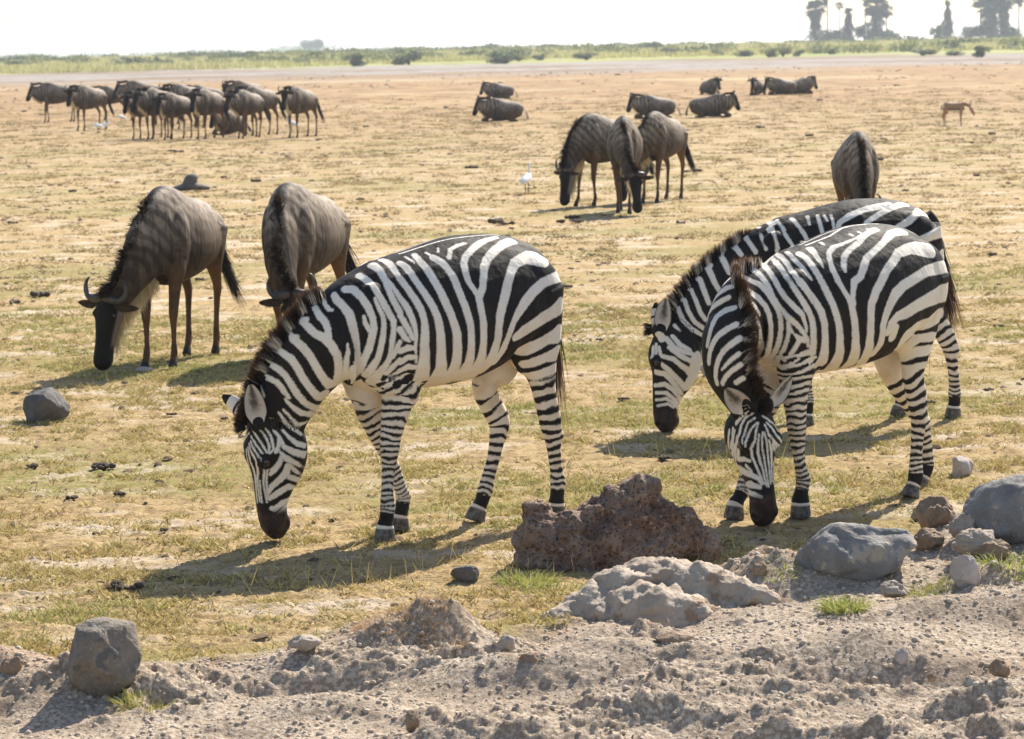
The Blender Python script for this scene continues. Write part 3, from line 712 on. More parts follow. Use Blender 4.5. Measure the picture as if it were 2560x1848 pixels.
_bk = np.random.default_rng(3)
_nb = 2600
_bx = _bk.uniform(-2.6, 3.0, _nb); _by = _bk.uniform(7.0, 10.9, _nb); _br = .006 + .024 * _bk.random(_nb) ** 6; _bh = _br * _bk.uniform(.3, .8, _nb)
def ground_fn(X, Y, detail=True):
    """height and bank mask at world positions"""
    X = np.asarray(X, float); Y = np.asarray(Y, float); sh = X.shape; X = X.ravel(); Y = Y.ravel()
    Z2 = np.stack([X, Y, 0 * X], 1)
    warp = fbm(Z2 * [1.6, 1.6, 1], 3) * .14
    d = bank_crest(X) + warp - Y
    prof = np.where(d < 0, gauss(d, .20), 1 - .55 * sstep(.1, 2.2, d))
    z = bank_height(X) * prof
    mask = sstep(-.14, .06, d + .05 * fbm(Z2 * 9, 2))
    for mx, my, sx, sy, h in MOUNDS: z += h * np.exp(-((X - mx) / sx) ** 2 - ((Y - my) / sy) ** 2) * (1 + .35 * fbm(Z2 * 7 + mx, 2))
    global RIM; RIM = (gauss(d, .30) * mask * sstep(-.25, .25, fbm(Z2 * [3, 4, 1] + 60, 3))).reshape(sh)
    z += fbm(Z2 * .35 + 4, 2) * .020 * (1 - mask) * sstep(13.5, 20, Y)
    rise = sstep(330, 620, Y) * 1.25 - 6.0 * sstep(900, 1500, Y)
    z += rise
    if detail:
        near = Y < 12
        if near.any():
            q = Z2[near]; m = mask[near]
            qr = np.stack([q[:, 0] + .35 * q[:, 1], q[:, 1] - .35 * q[:, 0], q[:, 2]], 1)
            rough = fbm(qr * [3.5, 8, 1] + 7, 4, .55) * .060 + fbm(q * [27, 40, 1], 4, .7) * .027 + np.abs(fbm(qr * [2.2, 9, 1] + [0, 0, 2.5], 3)) * .035 + sstep(.12, .45, fbm(q * [13, 17, 1] + 30, 3)) * .014
            patch = .18 + .95 * sstep(-.12, .22, fbm(qr * [1.1, 2.6, 1] + 21, 3)); ridge = (1 - np.abs(fbm(qr * [2.6, 6.5, 1] + 41, 3))) ** 4 * .055 + sstep(.05, .4, fbm(q * [6, 9, 1] + 50, 3)) * .030
            z[near] += m * ((rough + ridge * .8) * patch * .85 + fbm(q * [1.6, 3.4, 1] + 90, 2) * .085 - .018)
        soft = 1 - mask
        z += soft * (fbm(Z2 * [9, 14, 1] + 2, 3, .55) * .010 + np.abs(fbm(Z2 * [38, 55, 1], 2)) * .016 + np.abs(fbm(Z2 * [13, 20, 1] + 8, 2)) * .016 - .012) * sstep(90, 30, Y)
    return z.reshape(sh), mask.reshape(sh)
def ground_z(x, y): return float(ground_fn(np.array([x]), np.array([y]), False)[0][0])

def build_ground():
    ys = [2.0, 3.5, 4.8, 5.8, 6.4, 6.8]; y = 7.05
    while y < 1600:
        ys.append(y); y += .0095 if y < 10.9 else max(.0095, .017 * (y / 10.9) ** 2) if y < 60 else .12 * y
    ys += [2300, 3000, 4200]; ys = np.array(ys)
    c = np.linspace(-.285, .285, 570); side = .285 + np.cumsum(np.geomspace(.002, .5, 16)); cs = np.concatenate([-side[::-1], c, side])
    Yg, Cg = np.meshgrid(ys, cs, indexing='ij'); Xg = Cg * np.maximum(Yg, 6)
    Zg, Mg = ground_fn(Xg, Yg); rim = RIM.copy()
    # loose clods heaped on the bank
    for x, yy, r, h in zip(_bx, _by, _br, _bh):
        i0, i1 = np.searchsorted(ys, [yy - r, yy + r]); j0, j1 = np.searchsorted(cs, [(x - r) / yy, (x + r) / yy])
        if i1 <= i0 or j1 <= j0: continue
        dx = Xg[i0:i1, j0:j1] - x; dy = Yg[i0:i1, j0:j1] - yy; q = np.clip(1 - (dx * dx + dy * dy) / (r * r), 0, 1)
        Zg[i0:i1, j0:j1] += h * np.sqrt(q) * (Mg[i0:i1, j0:j1] > .5)
    n, m = Xg.shape
    i = np.arange(n - 1)[:, None] * m + np.arange(m - 1)[None]
    q = np.stack([i, i + 1, i + m + 1, i + m], -1).reshape(-1, 4)
    me = mesh_np('ground', np.stack([Xg, Yg, Zg], -1).reshape(-1, 3), q)
    attr(me, 'bank', Mg.ravel()); attr(me, 'rim', rim.ravel())
    return me
def mat_ground():
    t = NT('ground_soil_and_turf'); p = t.wpos()
    sep = t.node('ShaderNodeSeparateXYZ'); t.l(p, sep.inputs[0]); Y = sep.outputs[1]
    bank = t.attr('bank')
    # loose soil
    sn = t.noise(p, 3.5, 6, .62); sf = t.noise(p, 60, 4, .65)
    soil = t.mix(t.ss(sn, .32, .68), (.41, .33, .25), (.56, .465, .36))
    soil = t.mix(t.ss(t.noise(p, 1.3, 3), .52, .70), soil, (.35, .255, .175))
    soil = t.mix(t.ss(sf, .60, .42), soil, (.28, .215, .155))
    soil = t.mix(t.math('MULTIPLY', t.attr('rim'), .8), soil, t.mix(t.ss(sf, .4, .6), (.30, .19, .115), (.40, .28, .185)))
    # grazed turf: straw, bare earth and green patches, streaky along x
    n1 = t.noise(p, 1.0, 5, .62, vscale=(1.1, 2.2, 1)); n2 = t.noise(p, 1.0, 5, .65, vscale=(7, 13, 1)); n3 = t.noise(p, 1.0, 4, .7, vscale=(34, 60, 1)); n4 = t.noise(p, 1.0, 3, .5, vscale=(.23, .5, 1))
    turf = t.mix(t.ss(n2, .34, .62), (.255, .175, .085), (.43, .31, .155))
    turf = t.mix(t.ss(n1, .50, .64), turf, (.49, .395, .285))
    turf = t.mix(t.math('MULTIPLY', t.ss(n4, .48, .66), t.ss(n2, .38, .6)), turf, (.22, .20, .06))
    turf = t.mix(t.ss(n3, .56, .66), turf, (.075, .048, .026))
    turf = t.mix(t.ss(n3, .40, .28), turf, (.58, .45, .25))
    # the far plain: warm brown, then a pale grey pan, then meadow
    f1 = t.noise(p, 1.0, 5, .6, vscale=(.05, .035, 1)); f2 = t.noise(p, 1.0, 5, .65, vscale=(.55, .24, 1)); f3 = t.noise(p, 1.0, 3, .6, vscale=(1.3, .55, 1))
    farc = t.mix(t.ss(f2, .36, .64), (.235, .145, .072), (.375, .25, .13)); farc = t.mix(t.ss(f1, .5, .64), farc, (.40, .30, .17)); farc = t.mix(t.ss(f3, .60, .68), farc, (.10, .066, .042))
    pan = t.mix(t.ss(f2, .35, .65), (.33, .298, .268), (.235, .195, .16)); pan = t.mix(t.ss(t.noise(p, 1.0, 5, .7, vscale=(.022, .016, 1)), .46, .58), pan, (.22, .15, .095))
    mead = t.mix(t.ss(t.noise(p, 1.0, 4, .6, vscale=(.05, .03, 1)), .36, .64), (.34, .32, .115), (.25, .27, .08))
    Yw = t.math('ADD', Y, t.math('MULTIPLY', t.math('SUBTRACT', f1, .5), t.math('MULTIPLY', Y, .45)))
    c = t.mix(t.ss(Yw, 38, 110), turf, farc); pan = t.mix(t.ss(t.noise(p, 1.0, 3, .6, vscale=(.16, .05, 1)), .62, .70), pan, (.10, .08, .06)); c = t.mix(t.ss(Yw, 185, 250), c, pan); c = t.mix(t.ss(t.math('ADD', Y, t.math('MULTIPLY', t.math('SUBTRACT', f1, .5), 160)), 350, 390), c, mead)
    c = t.mix(bank, c, soil)
    t.set(Base_Color=c, Roughness=.95, Specular_IOR_Level=.1)
    nearw = t.ss(Y, 40, 14)
    h = t.math('ADD', t.math('MULTIPLY', sf, .9), t.math('MULTIPLY', t.noise(p, 190, 3, .6), .45))
    b1 = t.node('ShaderNodeBump'); b1.inputs['Distance'].default_value = .012; t.l(t.math('MULTIPLY', nearw, .9), b1.inputs['Strength']); t.l(h, b1.inputs['Height'])
    b2 = t.node('ShaderNodeBump'); b2.inputs['Distance'].default_value = .09; t.l(t.math('MULTIPLY', t.ss(Y, 20, 45), .55), b2.inputs['Strength']); t.l(f3, b2.inputs['Height']); t.l(b1.outputs[0], b2.inputs['Normal'])
    t.set(Normal=b2.outputs[0])
    return t.m
GROUND = tag(link('ground', build_ground(), mat_ground()), kind='structure')

# ------------------------------------------------------------------ instanced turf (geometry nodes on point clouds)
def mat_grass(name, a, b, tip, trans=.35):
    t = NT(name); p = t.wpos(); tt = t.attr('t')
    c = t.mix(t.ss(t.noise(p, 1.0, 4, .6, vscale=(.9, 1.6, 1)), .38, .62), a, b)
    c = t.mix(t.ss(t.noise(p, 23, 2), .4, .65), c, t.mix(.5, c, tip)); c = t.mix(t.math('MULTIPLY', tt, .55), c, tip); r = t.attr('r'); c = t.mix(t.math('MULTIPLY', t.ss(r, .80, .86), .75), c, (.12, .075, .035)); c = t.mix(t.math('MULTIPLY', t.ss(r, .22, .10), t.ss(r, .0, .02)), c, t.mix(.5, tip, (.85, .76, .52)))
    t.set(Base_Color=c, Roughness=.6, Specular_IOR_Level=.25)
    tr = t.node('ShaderNodeBsdfTranslucent'); t.l(c, tr.inputs[0]); mx = t.node('ShaderNodeMixShader'); mx.inputs[0].default_value = trans
    t.l(t.b.outputs[0], mx.inputs[1]); t.l(tr.outputs[0], mx.inputs[2]); t.l(mx.outputs[0], t.out.inputs[0]); return t.m
def tuft_mesh(name, n, spread, h, lean, width, seg=2, droop=.2):
    a = RNG.uniform(0, 2 * np.pi, n); r = spread * np.sqrt(RNG.random(n)); roots = np.stack([r * np.cos(a), r * np.sin(a), 0 * r - .004], 1)
    a2 = RNG.uniform(0, 2 * np.pi, n); le = lean * RNG.uniform(.4, 1.5, n)
    rr = RNG.random(n)
    dirs = np.stack([np.cos(a2) * le, np.sin(a2) * le, np.ones(n)], 1)
    return strands(name, roots, dirs, h * RNG.uniform(.5, 1.25, n), width, droop, dict(r=rr), seg=seg)
def scatter(name, protos, P, scale, mat, kind='stuff'):
    """one object: tufts instanced on points"""
    me = bpy.data.meshes.new(name); P = np.asarray(P, np.float32); me.vertices.add(len(P)); me.vertices.foreach_set('co', P.ravel())
    attr(me, 'sc', scale); attr(me, 'rz', RNG.uniform(0, 6.283, len(P))); attr(me, 'pick', RNG.integers(0, len(protos), len(P)).astype(float))
    o = bpy.data.objects.new(name, me); COL.objects.link(o); tag(o, kind=kind)
    col = bpy.data.collections.new(name + '_shapes')
    for k, pm in enumerate(protos):
        pm.materials.clear(); pm.materials.append(mat); q = bpy.data.objects.new('grass_tuft_shape', pm); col.objects.link(q)
    g = bpy.data.node_groups.new(name, 'GeometryNodeTree'); g.interface.new_socket('Geometry', in_out='INPUT', socket_type='NodeSocketGeometry'); g.interface.new_socket('Geometry', in_out='OUTPUT', socket_type='NodeSocketGeometry')
    N = g.nodes; Lk = g.links; gi = N.new('NodeGroupInput'); go = N.new('NodeGroupOutput'); ci = N.new('GeometryNodeCollectionInfo'); ci.inputs[0].default_value = col; ci.inputs['Separate Children'].default_value = True; ci.inputs['Reset Children'].default_value = True
    iop = N.new('GeometryNodeInstanceOnPoints'); iop.inputs['Pick Instance'].default_value = True
    def na(nm, ty='FLOAT'):
        q = N.new('GeometryNodeInputNamedAttribute'); q.data_type = ty; q.inputs[0].default_value = nm; return q.outputs[0]
    cx = N.new('ShaderNodeCombineXYZ'); Lk.new(na('rz'), cx.inputs[2]); e2r = N.new('FunctionNodeEulerToRotation'); Lk.new(cx.outputs[0], e2r.inputs[0])
    Lk.new(gi.outputs[0], iop.inputs['Points']); Lk.new(ci.outputs[0], iop.inputs['Instance']); Lk.new(na('pick'), iop.inputs['Instance Index']); Lk.new(e2r.outputs[0], iop.inputs['Rotation']); Lk.new(na('sc'), iop.inputs['Scale']); Lk.new(iop.outputs[0], go.inputs[0])
    o.modifiers.new('scatter', 'NODES').node_group = g
    return o
def turf_points(n, y0, y1, pw, dens):
    """random ground points in the visible wedge, thinned by a density field"""
    u = RNG.random(n); Y = ((y0 ** pw) + u * (y1 ** pw - y0 ** pw)) ** (1 / pw); X = RNG.uniform(-.31, .31, n) * Y
    Z, M = ground_fn(X, Y); q = np.stack([X, Y, 0 * X], 1); keep = RNG.random(n) < dens(q) * (M < .35)
    return np.stack([X, Y, Z], 1)[keep]
M_STRAW = mat_grass('dry_turf_blades', (.43, .325, .105), (.34, .295, .07), (.68, .54, .23), .25)
M_GREENISH = mat_grass('green_turf_blades', (.20, .225, .04), (.31, .295, .065), (.52, .47, .15), .3)
M_STRAW2 = mat_grass('standing_dry_turf_blades', (.36, .25, .10), (.28, .22, .065), (.58, .43, .19), .12)
def d_straw(q): return .06 + .94 * sstep(-.12, .3, fbm(q * [1.4, 2.4, 1] + 3, 3)) * sstep(-.05, .22, fbm(q * [5, 8, 1], 2))
def d_green(q): return sstep(.0, .30, fbm(q * [.5, .9, 1] + 9, 3)) * (.1 + .9 * sstep(-.1, .3, fbm(q * [4, 6, 1] + 1, 2)))
tufts = [tuft_mesh('grass_tuft', 22, .04, .042, 1.3, .0045) for _ in range(4)]
gt = [tuft_mesh('grass_tuft', 22, .04, .042, 1.0, .0042) for _ in range(4)]
mats_ = [tuft_mesh('grass_tuft', 30, .10, .062, 1.5, .0085, 1) for _ in range(4)]
p = turf_points(74000, 9.2, 22, 1.3, d_straw); scatter('dry_turf_grass', tufts, p, RNG.uniform(.6, 1.5, len(p)), M_STRAW)
p = turf_points(58000, 9.2, 26, 1.3, d_green); scatter('green_turf_grass', gt, p, RNG.uniform(.6, 1.4, len(p)), M_GREENISH)
p = turf_points(84000, 19, 130, 1.1, lambda q: d_straw(q) * sstep(135, 45, q[:, 1])); scatter('far_dry_turf', mats_, p, RNG.uniform(.7, 1.6, len(p)) * np.interp(p[:, 1], [19, 130], [.9, 2.0]), M_STRAW2)

# small dark earth crumbs and droppings strewn over the turf, too many to count
def specks():
    V0 = np.array([(-1, -1, 0), (1, -1, .1), (1.1, 1, 0), (-1, .9, .1), (-.5, -.4, .8), (.5, -.6, .7), (.6, .5, .9), (-.6, .5, .75)], float); F0 = np.array([[0, 1, 5, 4], [1, 2, 6, 5], [2, 3, 7, 6], [3, 0, 4, 7], [4, 5, 6, 7]])
    P = np.concatenate([turf_points(2100, 9.4, 20, 1.3, lambda q: .3 + .7 * sstep(-.1, .3, fbm(q * [1.2, 1.8, 1] + 70, 3))), turf_points(7200, 18, 60, 1.25, lambda q: .15 + .85 * sstep(-.1, .3, fbm(q * [.4, .5, 1] + 70, 3))), turf_points(7200, 50, 230, 1.1, lambda q: .1 + .9 * sstep(.0, .3, fbm(q * [.08, .06, 1] + 70, 3)))])
    n = len(P); s = (.005 + .017 * RNG.random(n) ** 3) * np.interp(P[:, 1], [10, 40, 200], [1, 1.8, 5.5]); a = RNG.uniform(0, 6.28, n); ca, sa = np.cos(a), np.sin(a)
    W = V0[None] * (1 + RNG.normal(0, .2, (n, 8, 3))) * s[:, None, None] * np.array([1.35, 1, .75]); X = W[..., 0] * ca[:, None] - W[..., 1] * sa[:, None]; Yy = W[..., 0] * sa[:, None] + W[..., 1] * ca[:, None]
    V = np.stack([X, Yy, W[..., 2]], -1) + P[:, None]; F = (F0[None] + 8 * np.arange(n)[:, None, None]).reshape(-1, 4)
    t = NT('dark_earth_crumbs'); p = t.wpos(); t.set(Base_Color=t.mix(t.ss(t.noise(p, 9, 2), .35, .65), (.07, .046, .03), (.19, .13, .08)), Roughness=.9, Specular_IOR_Level=.1)
    tag(link('earth_crumbs', mesh_np('earth_crumbs', V.reshape(-1, 3), F), t.m, None, False), kind='stuff')
specks()

# ------------------------------------------------------------------ rocks
def ico(sub, r=1.0):
    bm = bmesh.new(); bmesh.ops.create_icosphere(bm, subdivisions=sub, radius=r); V = np.array([v.co[:] for v in bm.verts]); Fc = np.array([[v.index for v in f.verts] for f in bm.faces]); bm.free(); return V, Fc
def rock_mesh(name, size, seed, sub=5, cuts=9, rough=.05, flat=(0, 0), cut_r=(.62, .95), lump=.18, soft=.8, taper=0.0, top=1.0):
    V, Fc = ico(sub); rs = np.random.default_rng(seed)
    V = V * (1 + lump * fbm(V * 1.1 + seed * 3.1, 3))[:, None]
    for k in range(cuts):
        n = nrm(rs.normal(size=3)); dcut = rs.uniform(*cut_r); e = V @ n - dcut; V = V - np.outer(np.where(e > 0, e * soft, 0), n)
    V = V * (1 + rough * fbm(V * 3.2 + seed, 5, .6) + rough * .35 * fbm(V * 13 + seed, 3, .6))[:, None]
    V[:, :2] *= (1 - taper * V[:, 2:3]); V = V + .02 * np.stack([fbm(V * 2.5 + seed + k * 9, 3) for k in range(3)], 1) * 4 * rough / .05; V[:, 2] = np.where(V[:, 2] > top * .75, top * .75 + (V[:, 2] - top * .75) * .25, V[:, 2]) if top < 1 else V[:, 2]; V = V * (np.asarray(size) / 2) / np.abs(V).max(0) ; return mesh_np(name, V, Fc)
def mat_rock(name, a, b, spot, lich=None, scale=9.0, bump=.6, pits=False):
    t = NT(name); p = t.pos(); n = t.noise(p, scale, 6, .65); f = t.noise(p, scale * 9, 4, .6)
    c = t.mix(t.ss(n, .35, .65), a, b); c = t.mix(t.ss(f, .58, .72), c, spot)
    if lich: c = t.mix(t.ss(t.noise(p, scale * .7, 4, .7), .56, .62), c, lich)
    t.set(Base_Color=c, Roughness=.8, Specular_IOR_Level=.3)
    h = t.math('ADD', n, t.math('MULTIPLY', f, .5))
    if pits: h = t.math('ADD', h, t.math('MULTIPLY', t.ss(t.voro(p, 38), .05, .35), .9))
    t.set(Normal=t.bump(h, bump, .02)); return t.m
M_GREY = mat_rock('grey_boulder_stone', (.165, .152, .138), (.25, .232, .212), (.33, .30, .265), (.38, .31, .24))
M_DARK = mat_rock('dark_boulder_stone', (.085, .078, .072), (.13, .12, .11), (.17, .155, .14))
M_BROWNGREY = mat_rock('weathered_boulder_stone', (.15, .132, .112), (.235, .19, .14), (.29, .25, .205), (.12, .112, .10), 7, .9)
M_PINK = mat_rock('pale_field_stone', (.36, .30, .26), (.48, .42, .38), (.28, .23, .2))
M_CLAY = mat_rock('clay_clod_earth', (.34, .27, .21), (.43, .355, .285), (.24, .18, .13), None, 12, .9)
M_RUST = mat_rock('brown_clod_earth', (.25, .17, .11), (.34, .245, .165), (.16, .11, .075), None, 14, 1.0)
M_CRUMB = mat_rock('soil_crumb_earth', (.44, .355, .265), (.58, .48, .37), (.34, .27, .195), None, 12, .6)
M_DUNG = mat_rock('dung_crust', (.075, .052, .036), (.13, .092, .06), (.19, .14, .09), None, 22, 1.0)
def drop(px, py, y0=7.6):                                # where the sight line through a photo position meets the ground
    Y = np.arange(y0, 22, .01); d = ray(px, py); P = CAM + np.outer(Y / d[1], d); G = ground_fn(P[:, 0], P[:, 1], False)[0]
    k = int(np.argmax(P[:, 2] <= G + .004)); return np.array([P[k, 0], P[k, 1], G[k]])
def rock(name, px, py, w, h, dpt, seed, mat, label, cat='rock', Y=None, sink=.25, rot=0.0, z=None, group=None, **kw):
    """px, py: foot of the stone as it stands on the ground"""
    q = drop(px, py); gz = q[2]
    me = rock_mesh(name, (w, dpt, h * (1 + sink)), seed, **kw)
    o = link(name, me, mat); o.location = (q[0], q[1] + dpt * .3, gz + h * (1 - sink) / 2 ); o.rotation_euler = (0, 0, rot)
    return tag(o, label, cat, group)
rock('boulder', 100, 1058, .33, .215, .28, 4, M_DARK, 'dark grey boulder in the grass at the left edge', cuts=12, cut_r=(.5, .8))
b_ = rock('boulder', 245, 1712, .29, .255, .24, 21, M_BROWNGREY, 'upright flat topped boulder on the soil bank at lower left', cuts=16, cut_r=(.62, .85), lump=.06, taper=.10, sink=.35, top=.72, rough=.07)
rock('boulder', 2142, 1432, .50, .185, .30, 33, M_GREY, 'long low grey boulder below the front zebra', rot=-.25, sink=.5, rough=.09, cuts=8, cut_r=(.6, .9))
rock('boulder', 2545, 1340, .42, .235, .34, 45, M_GREY, 'big rounded grey boulder at the right edge', sink=.45, rough=.08, cuts=8, cut_r=(.65, .95))
rock('stone', 2405, 1190, .135, .115, .12, 52, M_PINK, 'small pinkish stone in the grass right of the front zebra', cuts=12, cut_r=(.5, .8))
rock('stone', 2412, 1468, .14, .125, .11, 57, M_PINK, 'whitish stone standing beside green grass at lower right', Y=10.0, rot=.5, cuts=14, cut_r=(.5, .8))
rock('stone', 1166, 1452, .135, .07, .10, 63, M_DARK, 'small dark stone in front of the left zebra shadow', cuts=12, cut_r=(.5, .8))
rock('stone', 1770, 938, .10, .09, .09, 66, M_PINK, 'pale stone behind the jaw of the rear zebra', cuts=10)
rock('stone', 1690, 1612, .15, .045, .10, 71, M_RUST, 'reddish flat stone in the loose soil below the pale mound', Y=9.25, cuts=12)
rock('stone', 2255, 1660, .05, .055, .045, 74, M_PINK, 'small pale pointed stone on the bank at lower right', Y=9.0, cuts=10)
rock('stone', 1570, 1815, .06, .045, .05, 75, M_RUST, 'brown pebble near the bottom edge right of the middle', Y=8.4, cuts=10)
rock('stone', 1030, 1822, .05, .06, .04, 76, M_RUST, 'little brown stone on end near the bottom edge', Y=8.4, cuts=10)
rock('stone', 360, 930, .14, .04, .10, 79, M_PINK, 'pale flat stone at the feet of the left wildebeest', cuts=9)
CL = [(1265, 1622, .075, .055, 'grey clod casting a shadow on the bank, left one of two', M_CLAY, 9.35), (1325, 1668, .07, .065, 'yellowish clod bound with roots, right one of two', M_RUST, 9.2),
      (2500, 1690, .075, .06, 'ochre clod near the lower right corner', M_RUST, 8.95), (2330, 1702, .035, .03, 'tiny dark clod left of the ochre one', M_RUST, 8.9),
      (30, 1690, .10, .075, 'brown clod at the left edge of the bank', M_RUST, 9.2), (760, 1625, .13, .05, 'pale slab of dried mud with a sharp edge', M_CLAY, 9.4),
      (2240, 1492, .11, .06, 'clay clod between the low boulder and the grass tuft', M_CLAY, 9.8), (1900, 1440, .07, .06, 'round clod at the right foot of the pale mound', M_RUST, 10.0)]
for i, (x, y, w, h, lab, m, Y) in enumerate(CL): rock('soil_clod', x, y, w, h, w * .8, 100 + i, m, lab, 'clod', Y=Y, cuts=6, rough=.12, lump=.3, sub=4, group='clods on the soil bank')
CR = [(2345, 1330, .17, .15, 'tall brown clod at the top of the right heap', M_RUST, 10.55), (2420, 1345, .15, .12, 'pale brown clod beside the grey edge boulder', M_CLAY, 10.5), (2325, 1372, .14, .08, 'dark crumbly clod at the left foot of the right heap', M_RUST, 10.35),
      (2440, 1385, .19, .10, 'whitish crusted clod in the middle of the right heap', M_CLAY, 10.3), (2300, 1300, .10, .06, 'small clod at the far side of the right heap', M_CLAY, 10.7), (2490, 1400, .13, .08, 'clod with dry grass at the right of the heap', M_RUST, 10.3)]
for i, (x, y, w, h, lab, m, Y) in enumerate(CR): rock('soil_clod', x, y, w, h, w * .8, 130 + i, m, lab, 'clod', Y=Y, cuts=7, rough=.14, lump=.3, sub=5, group='heap of clods at the right')
# porous red lava block
def lava():
    b = Body(); L = lambda x, y, Y: atY(x, y, Y)
    Yb = 10.95
    for x, y, r, dy in ((1350, 1350, .13, 0), (1345, 1285, .075, .02), (1420, 1375, .16, 0), (1500, 1310, .12, .03), (1560, 1290, .13, .03), (1595, 1240, .085, .05), (1590, 1340, .16, .02), (1660, 1340, .13, .05), (1710, 1365, .10, .05), (1640, 1390, .16, 0), (1520, 1400, .17, -.02), (1400, 1430, .14, -.03), (1480, 1450, .13, -.05), (1735, 1385, .06, .05), (1420, 1310, .07, .02), (1650, 1290, .08, .04), (1700, 1330, .085, .05), (1745, 1372, .07, .04), (1345, 1400, .12, -.01)):
        c = L(x, y, Yb + dy); b.ball(c, (r, r * .85, r), 0)
    me, P, _, _ = b.fuse(.010, 3)
    n = np.empty(len(P) * 3, dtype=np.float32); me.vertices.foreach_get('normal', n); n = n.reshape(-1, 3)
    d = fbm(P * 7, 3) * .05 + fbm(P * 19 + 3, 3, .6) * .032 + (np.abs(fbm(P * 42, 2)) - .3) * .018
    P = P + n * d[:, None]; o = P.mean(0) * [1, 1, 0]; me.vertices.foreach_set('co', (P - o).astype(np.float32).ravel())
    t = NT('red_lava_stone'); p = t.pos(); n1 = t.noise(p, 7, 5, .65); f = t.noise(p, 48, 4, .65)
    c = t.mix(t.ss(n1, .36, .64), (.155, .088, .060), (.285, .20, .145)); c = t.mix(t.ss(f, .56, .70), c, (.40, .32, .26)); c = t.mix(t.ss(f, .42, .32), c, (.065, .033, .028))
    t.set(Base_Color=c, Roughness=.85, Specular_IOR_Level=.25, Normal=t.bump(t.math('ADD', f, t.ss(t.voro(p, 60), .0, .4)), 1.0, .016))
    q = link('lava_rock', me, t.m); q.location = o; return tag(q, 'rugged red brown porous rock with two peaks between the zebras', 'rock')
lava()
# pale crusted mound with roots
def mound():
    b = Body(); L = lambda x, y, Y: atY(x, y, Y)
    for x, y, Y, r in ((1660, 1462, 9.95, (.20, .16, .135)), (1590, 1475, 9.9, (.16, .14, .10)), (1740, 1462, 9.9, (.20, .15, .11)), (1500, 1510, 9.85, (.15, .12, .085)), (1430, 1535, 9.8, (.13, .10, .06)), (1820, 1480, 9.85, (.16, .13, .09)), (1885, 1485, 9.8, (.10, .10, .07)), (1650, 1520, 9.75, (.30, .16, .10)), (1385, 1548, 9.75, (.09, .07, .035))): b.ball(L(x, y, Y), r, 0)
    me, P, _, _ = b.fuse(.011, 5); n = np.empty(len(P) * 3, dtype=np.float32); me.vertices.foreach_get('normal', n); n = n.reshape(-1, 3)
    P = P + n * (fbm(P * 6, 3) * .050 + fbm(P * 15, 3, .6) * .030 + np.abs(fbm(P * 36, 3)) * .020)[:, None]
    o = P.mean(0) * [1, 1, 0]; me.vertices.foreach_set('co', (P - o).astype(np.float32).ravel())
    m = mat_rock('pale_clay_crust', (.32, .25, .185), (.43, .355, .275), (.25, .185, .13), (.29, .195, .12), 6, .7)
    q = link('clay_mound', me, m); q.location = o - np.array([0, 0, .03]); return tag(q, 'pale crusted clay mound in front of the red rock', 'mound')
mound()
# weathered grey stump lying in the short grass
def stump():
    b = Body(); f = Frame((-4.75, 38.0), 0)
    b.tube([(-.20, 0, .05), (-.08, 0, .08), (.02, 0, .10), (.10, .05, .08), (.26, .08, .05)], [.05, .07, .09, .07, .03], [.08, .10, .11, .09, .05], 0); b.tube([(0, 0, .06), (.01, 0, .16), (.04, 0, .26), (.10, .02, .29)], [.10, .09, .085, .05], [.1, .09, .08, .04], 0)
    me, P, _, _ = b.fuse(.018, 3); q = link('tree_stump', me, M_DARK); p = at(473, 474); q.location = (p[0], p[1], -.03); q.scale = (1.3, 1.25, .85); return tag(q, 'grey weathered stump lying behind the left wildebeest', 'stump')
stump()
# dung and dark clods dotted over the turf
dung = []
for k in range(5):
    V0, F0 = ico(2); V = []; Fs = []; rs = np.random.default_rng(70 + k)
    for j in range(13):
        r = .012 + .026 * rs.random(); c = np.array([rs.normal(0, .055), rs.normal(0, .04), r * .45]); V.append(V0 * (1 + .28 * fbm(V0 * 2.2 + j * 3 + k, 3))[:, None] * r * [1.15, 1, .8] + c); Fs.append(F0 + j * len(V0))
    me = mesh_np('dung_clump', np.concatenate(V), np.concatenate(Fs)); me.materials.append(M_DUNG); dung.append(me)
DP = [(82, 1170, .6), (255, 1172, .8), (315, 1475, .9), (500, 700, .9), (100, 742, 1.4), (40, 760, 1.2), (640, 455, 1.6), (560, 445, 1.4), (800, 350, 1.4), (915, 318, 1.4), (1240, 555, 1.6), (1265, 560, 1.3), (1400, 555, 1.5), (1445, 556, 1.2), (1430, 545, 1.5), (1720, 430, 1.3), (1745, 428, 1.3), (2025, 340, 2.0), (2050, 252, 2.2), (2240, 215, 2.2), (2480, 335, 2.2), (2330, 580, 1.2), (1115, 270, 2.0), (1545, 188, 3.2), (1000, 250, 2.0), (430, 378, 1.8), (450, 380, 1.8), (795, 352, 1.6), (60, 280, 2.2), (108, 288, 2.0), (700, 560, 1.0), (330, 590, 1.1), (1700, 560, 1.0), (1480, 640, .9), (1420, 720, .8), (2300, 700, .9), (2480, 640, 1.0), (2500, 820, .8), (30, 560, 1.2), (180, 480, 1.3), (900, 500, 1.2), (1050, 480, 1.1), (1180, 420, 1.6), (2200, 400, 1.6), (2440, 440, 1.5), (1900, 320, 2.0), (1560, 1000, .7), (1500, 850, .7), (1660, 1150, .6), (430, 1040, .6), (560, 1050, .5), (180, 1250, .5), (300, 1240, .55), (410, 1330, .6), (2330, 1010, .7), (2470, 980, .7)]
BANDS = (('on the far brown plain', 0, 400), ('on the turf level with the wildebeest', 400, 800), ('on the turf beside the zebras', 800, 1900))
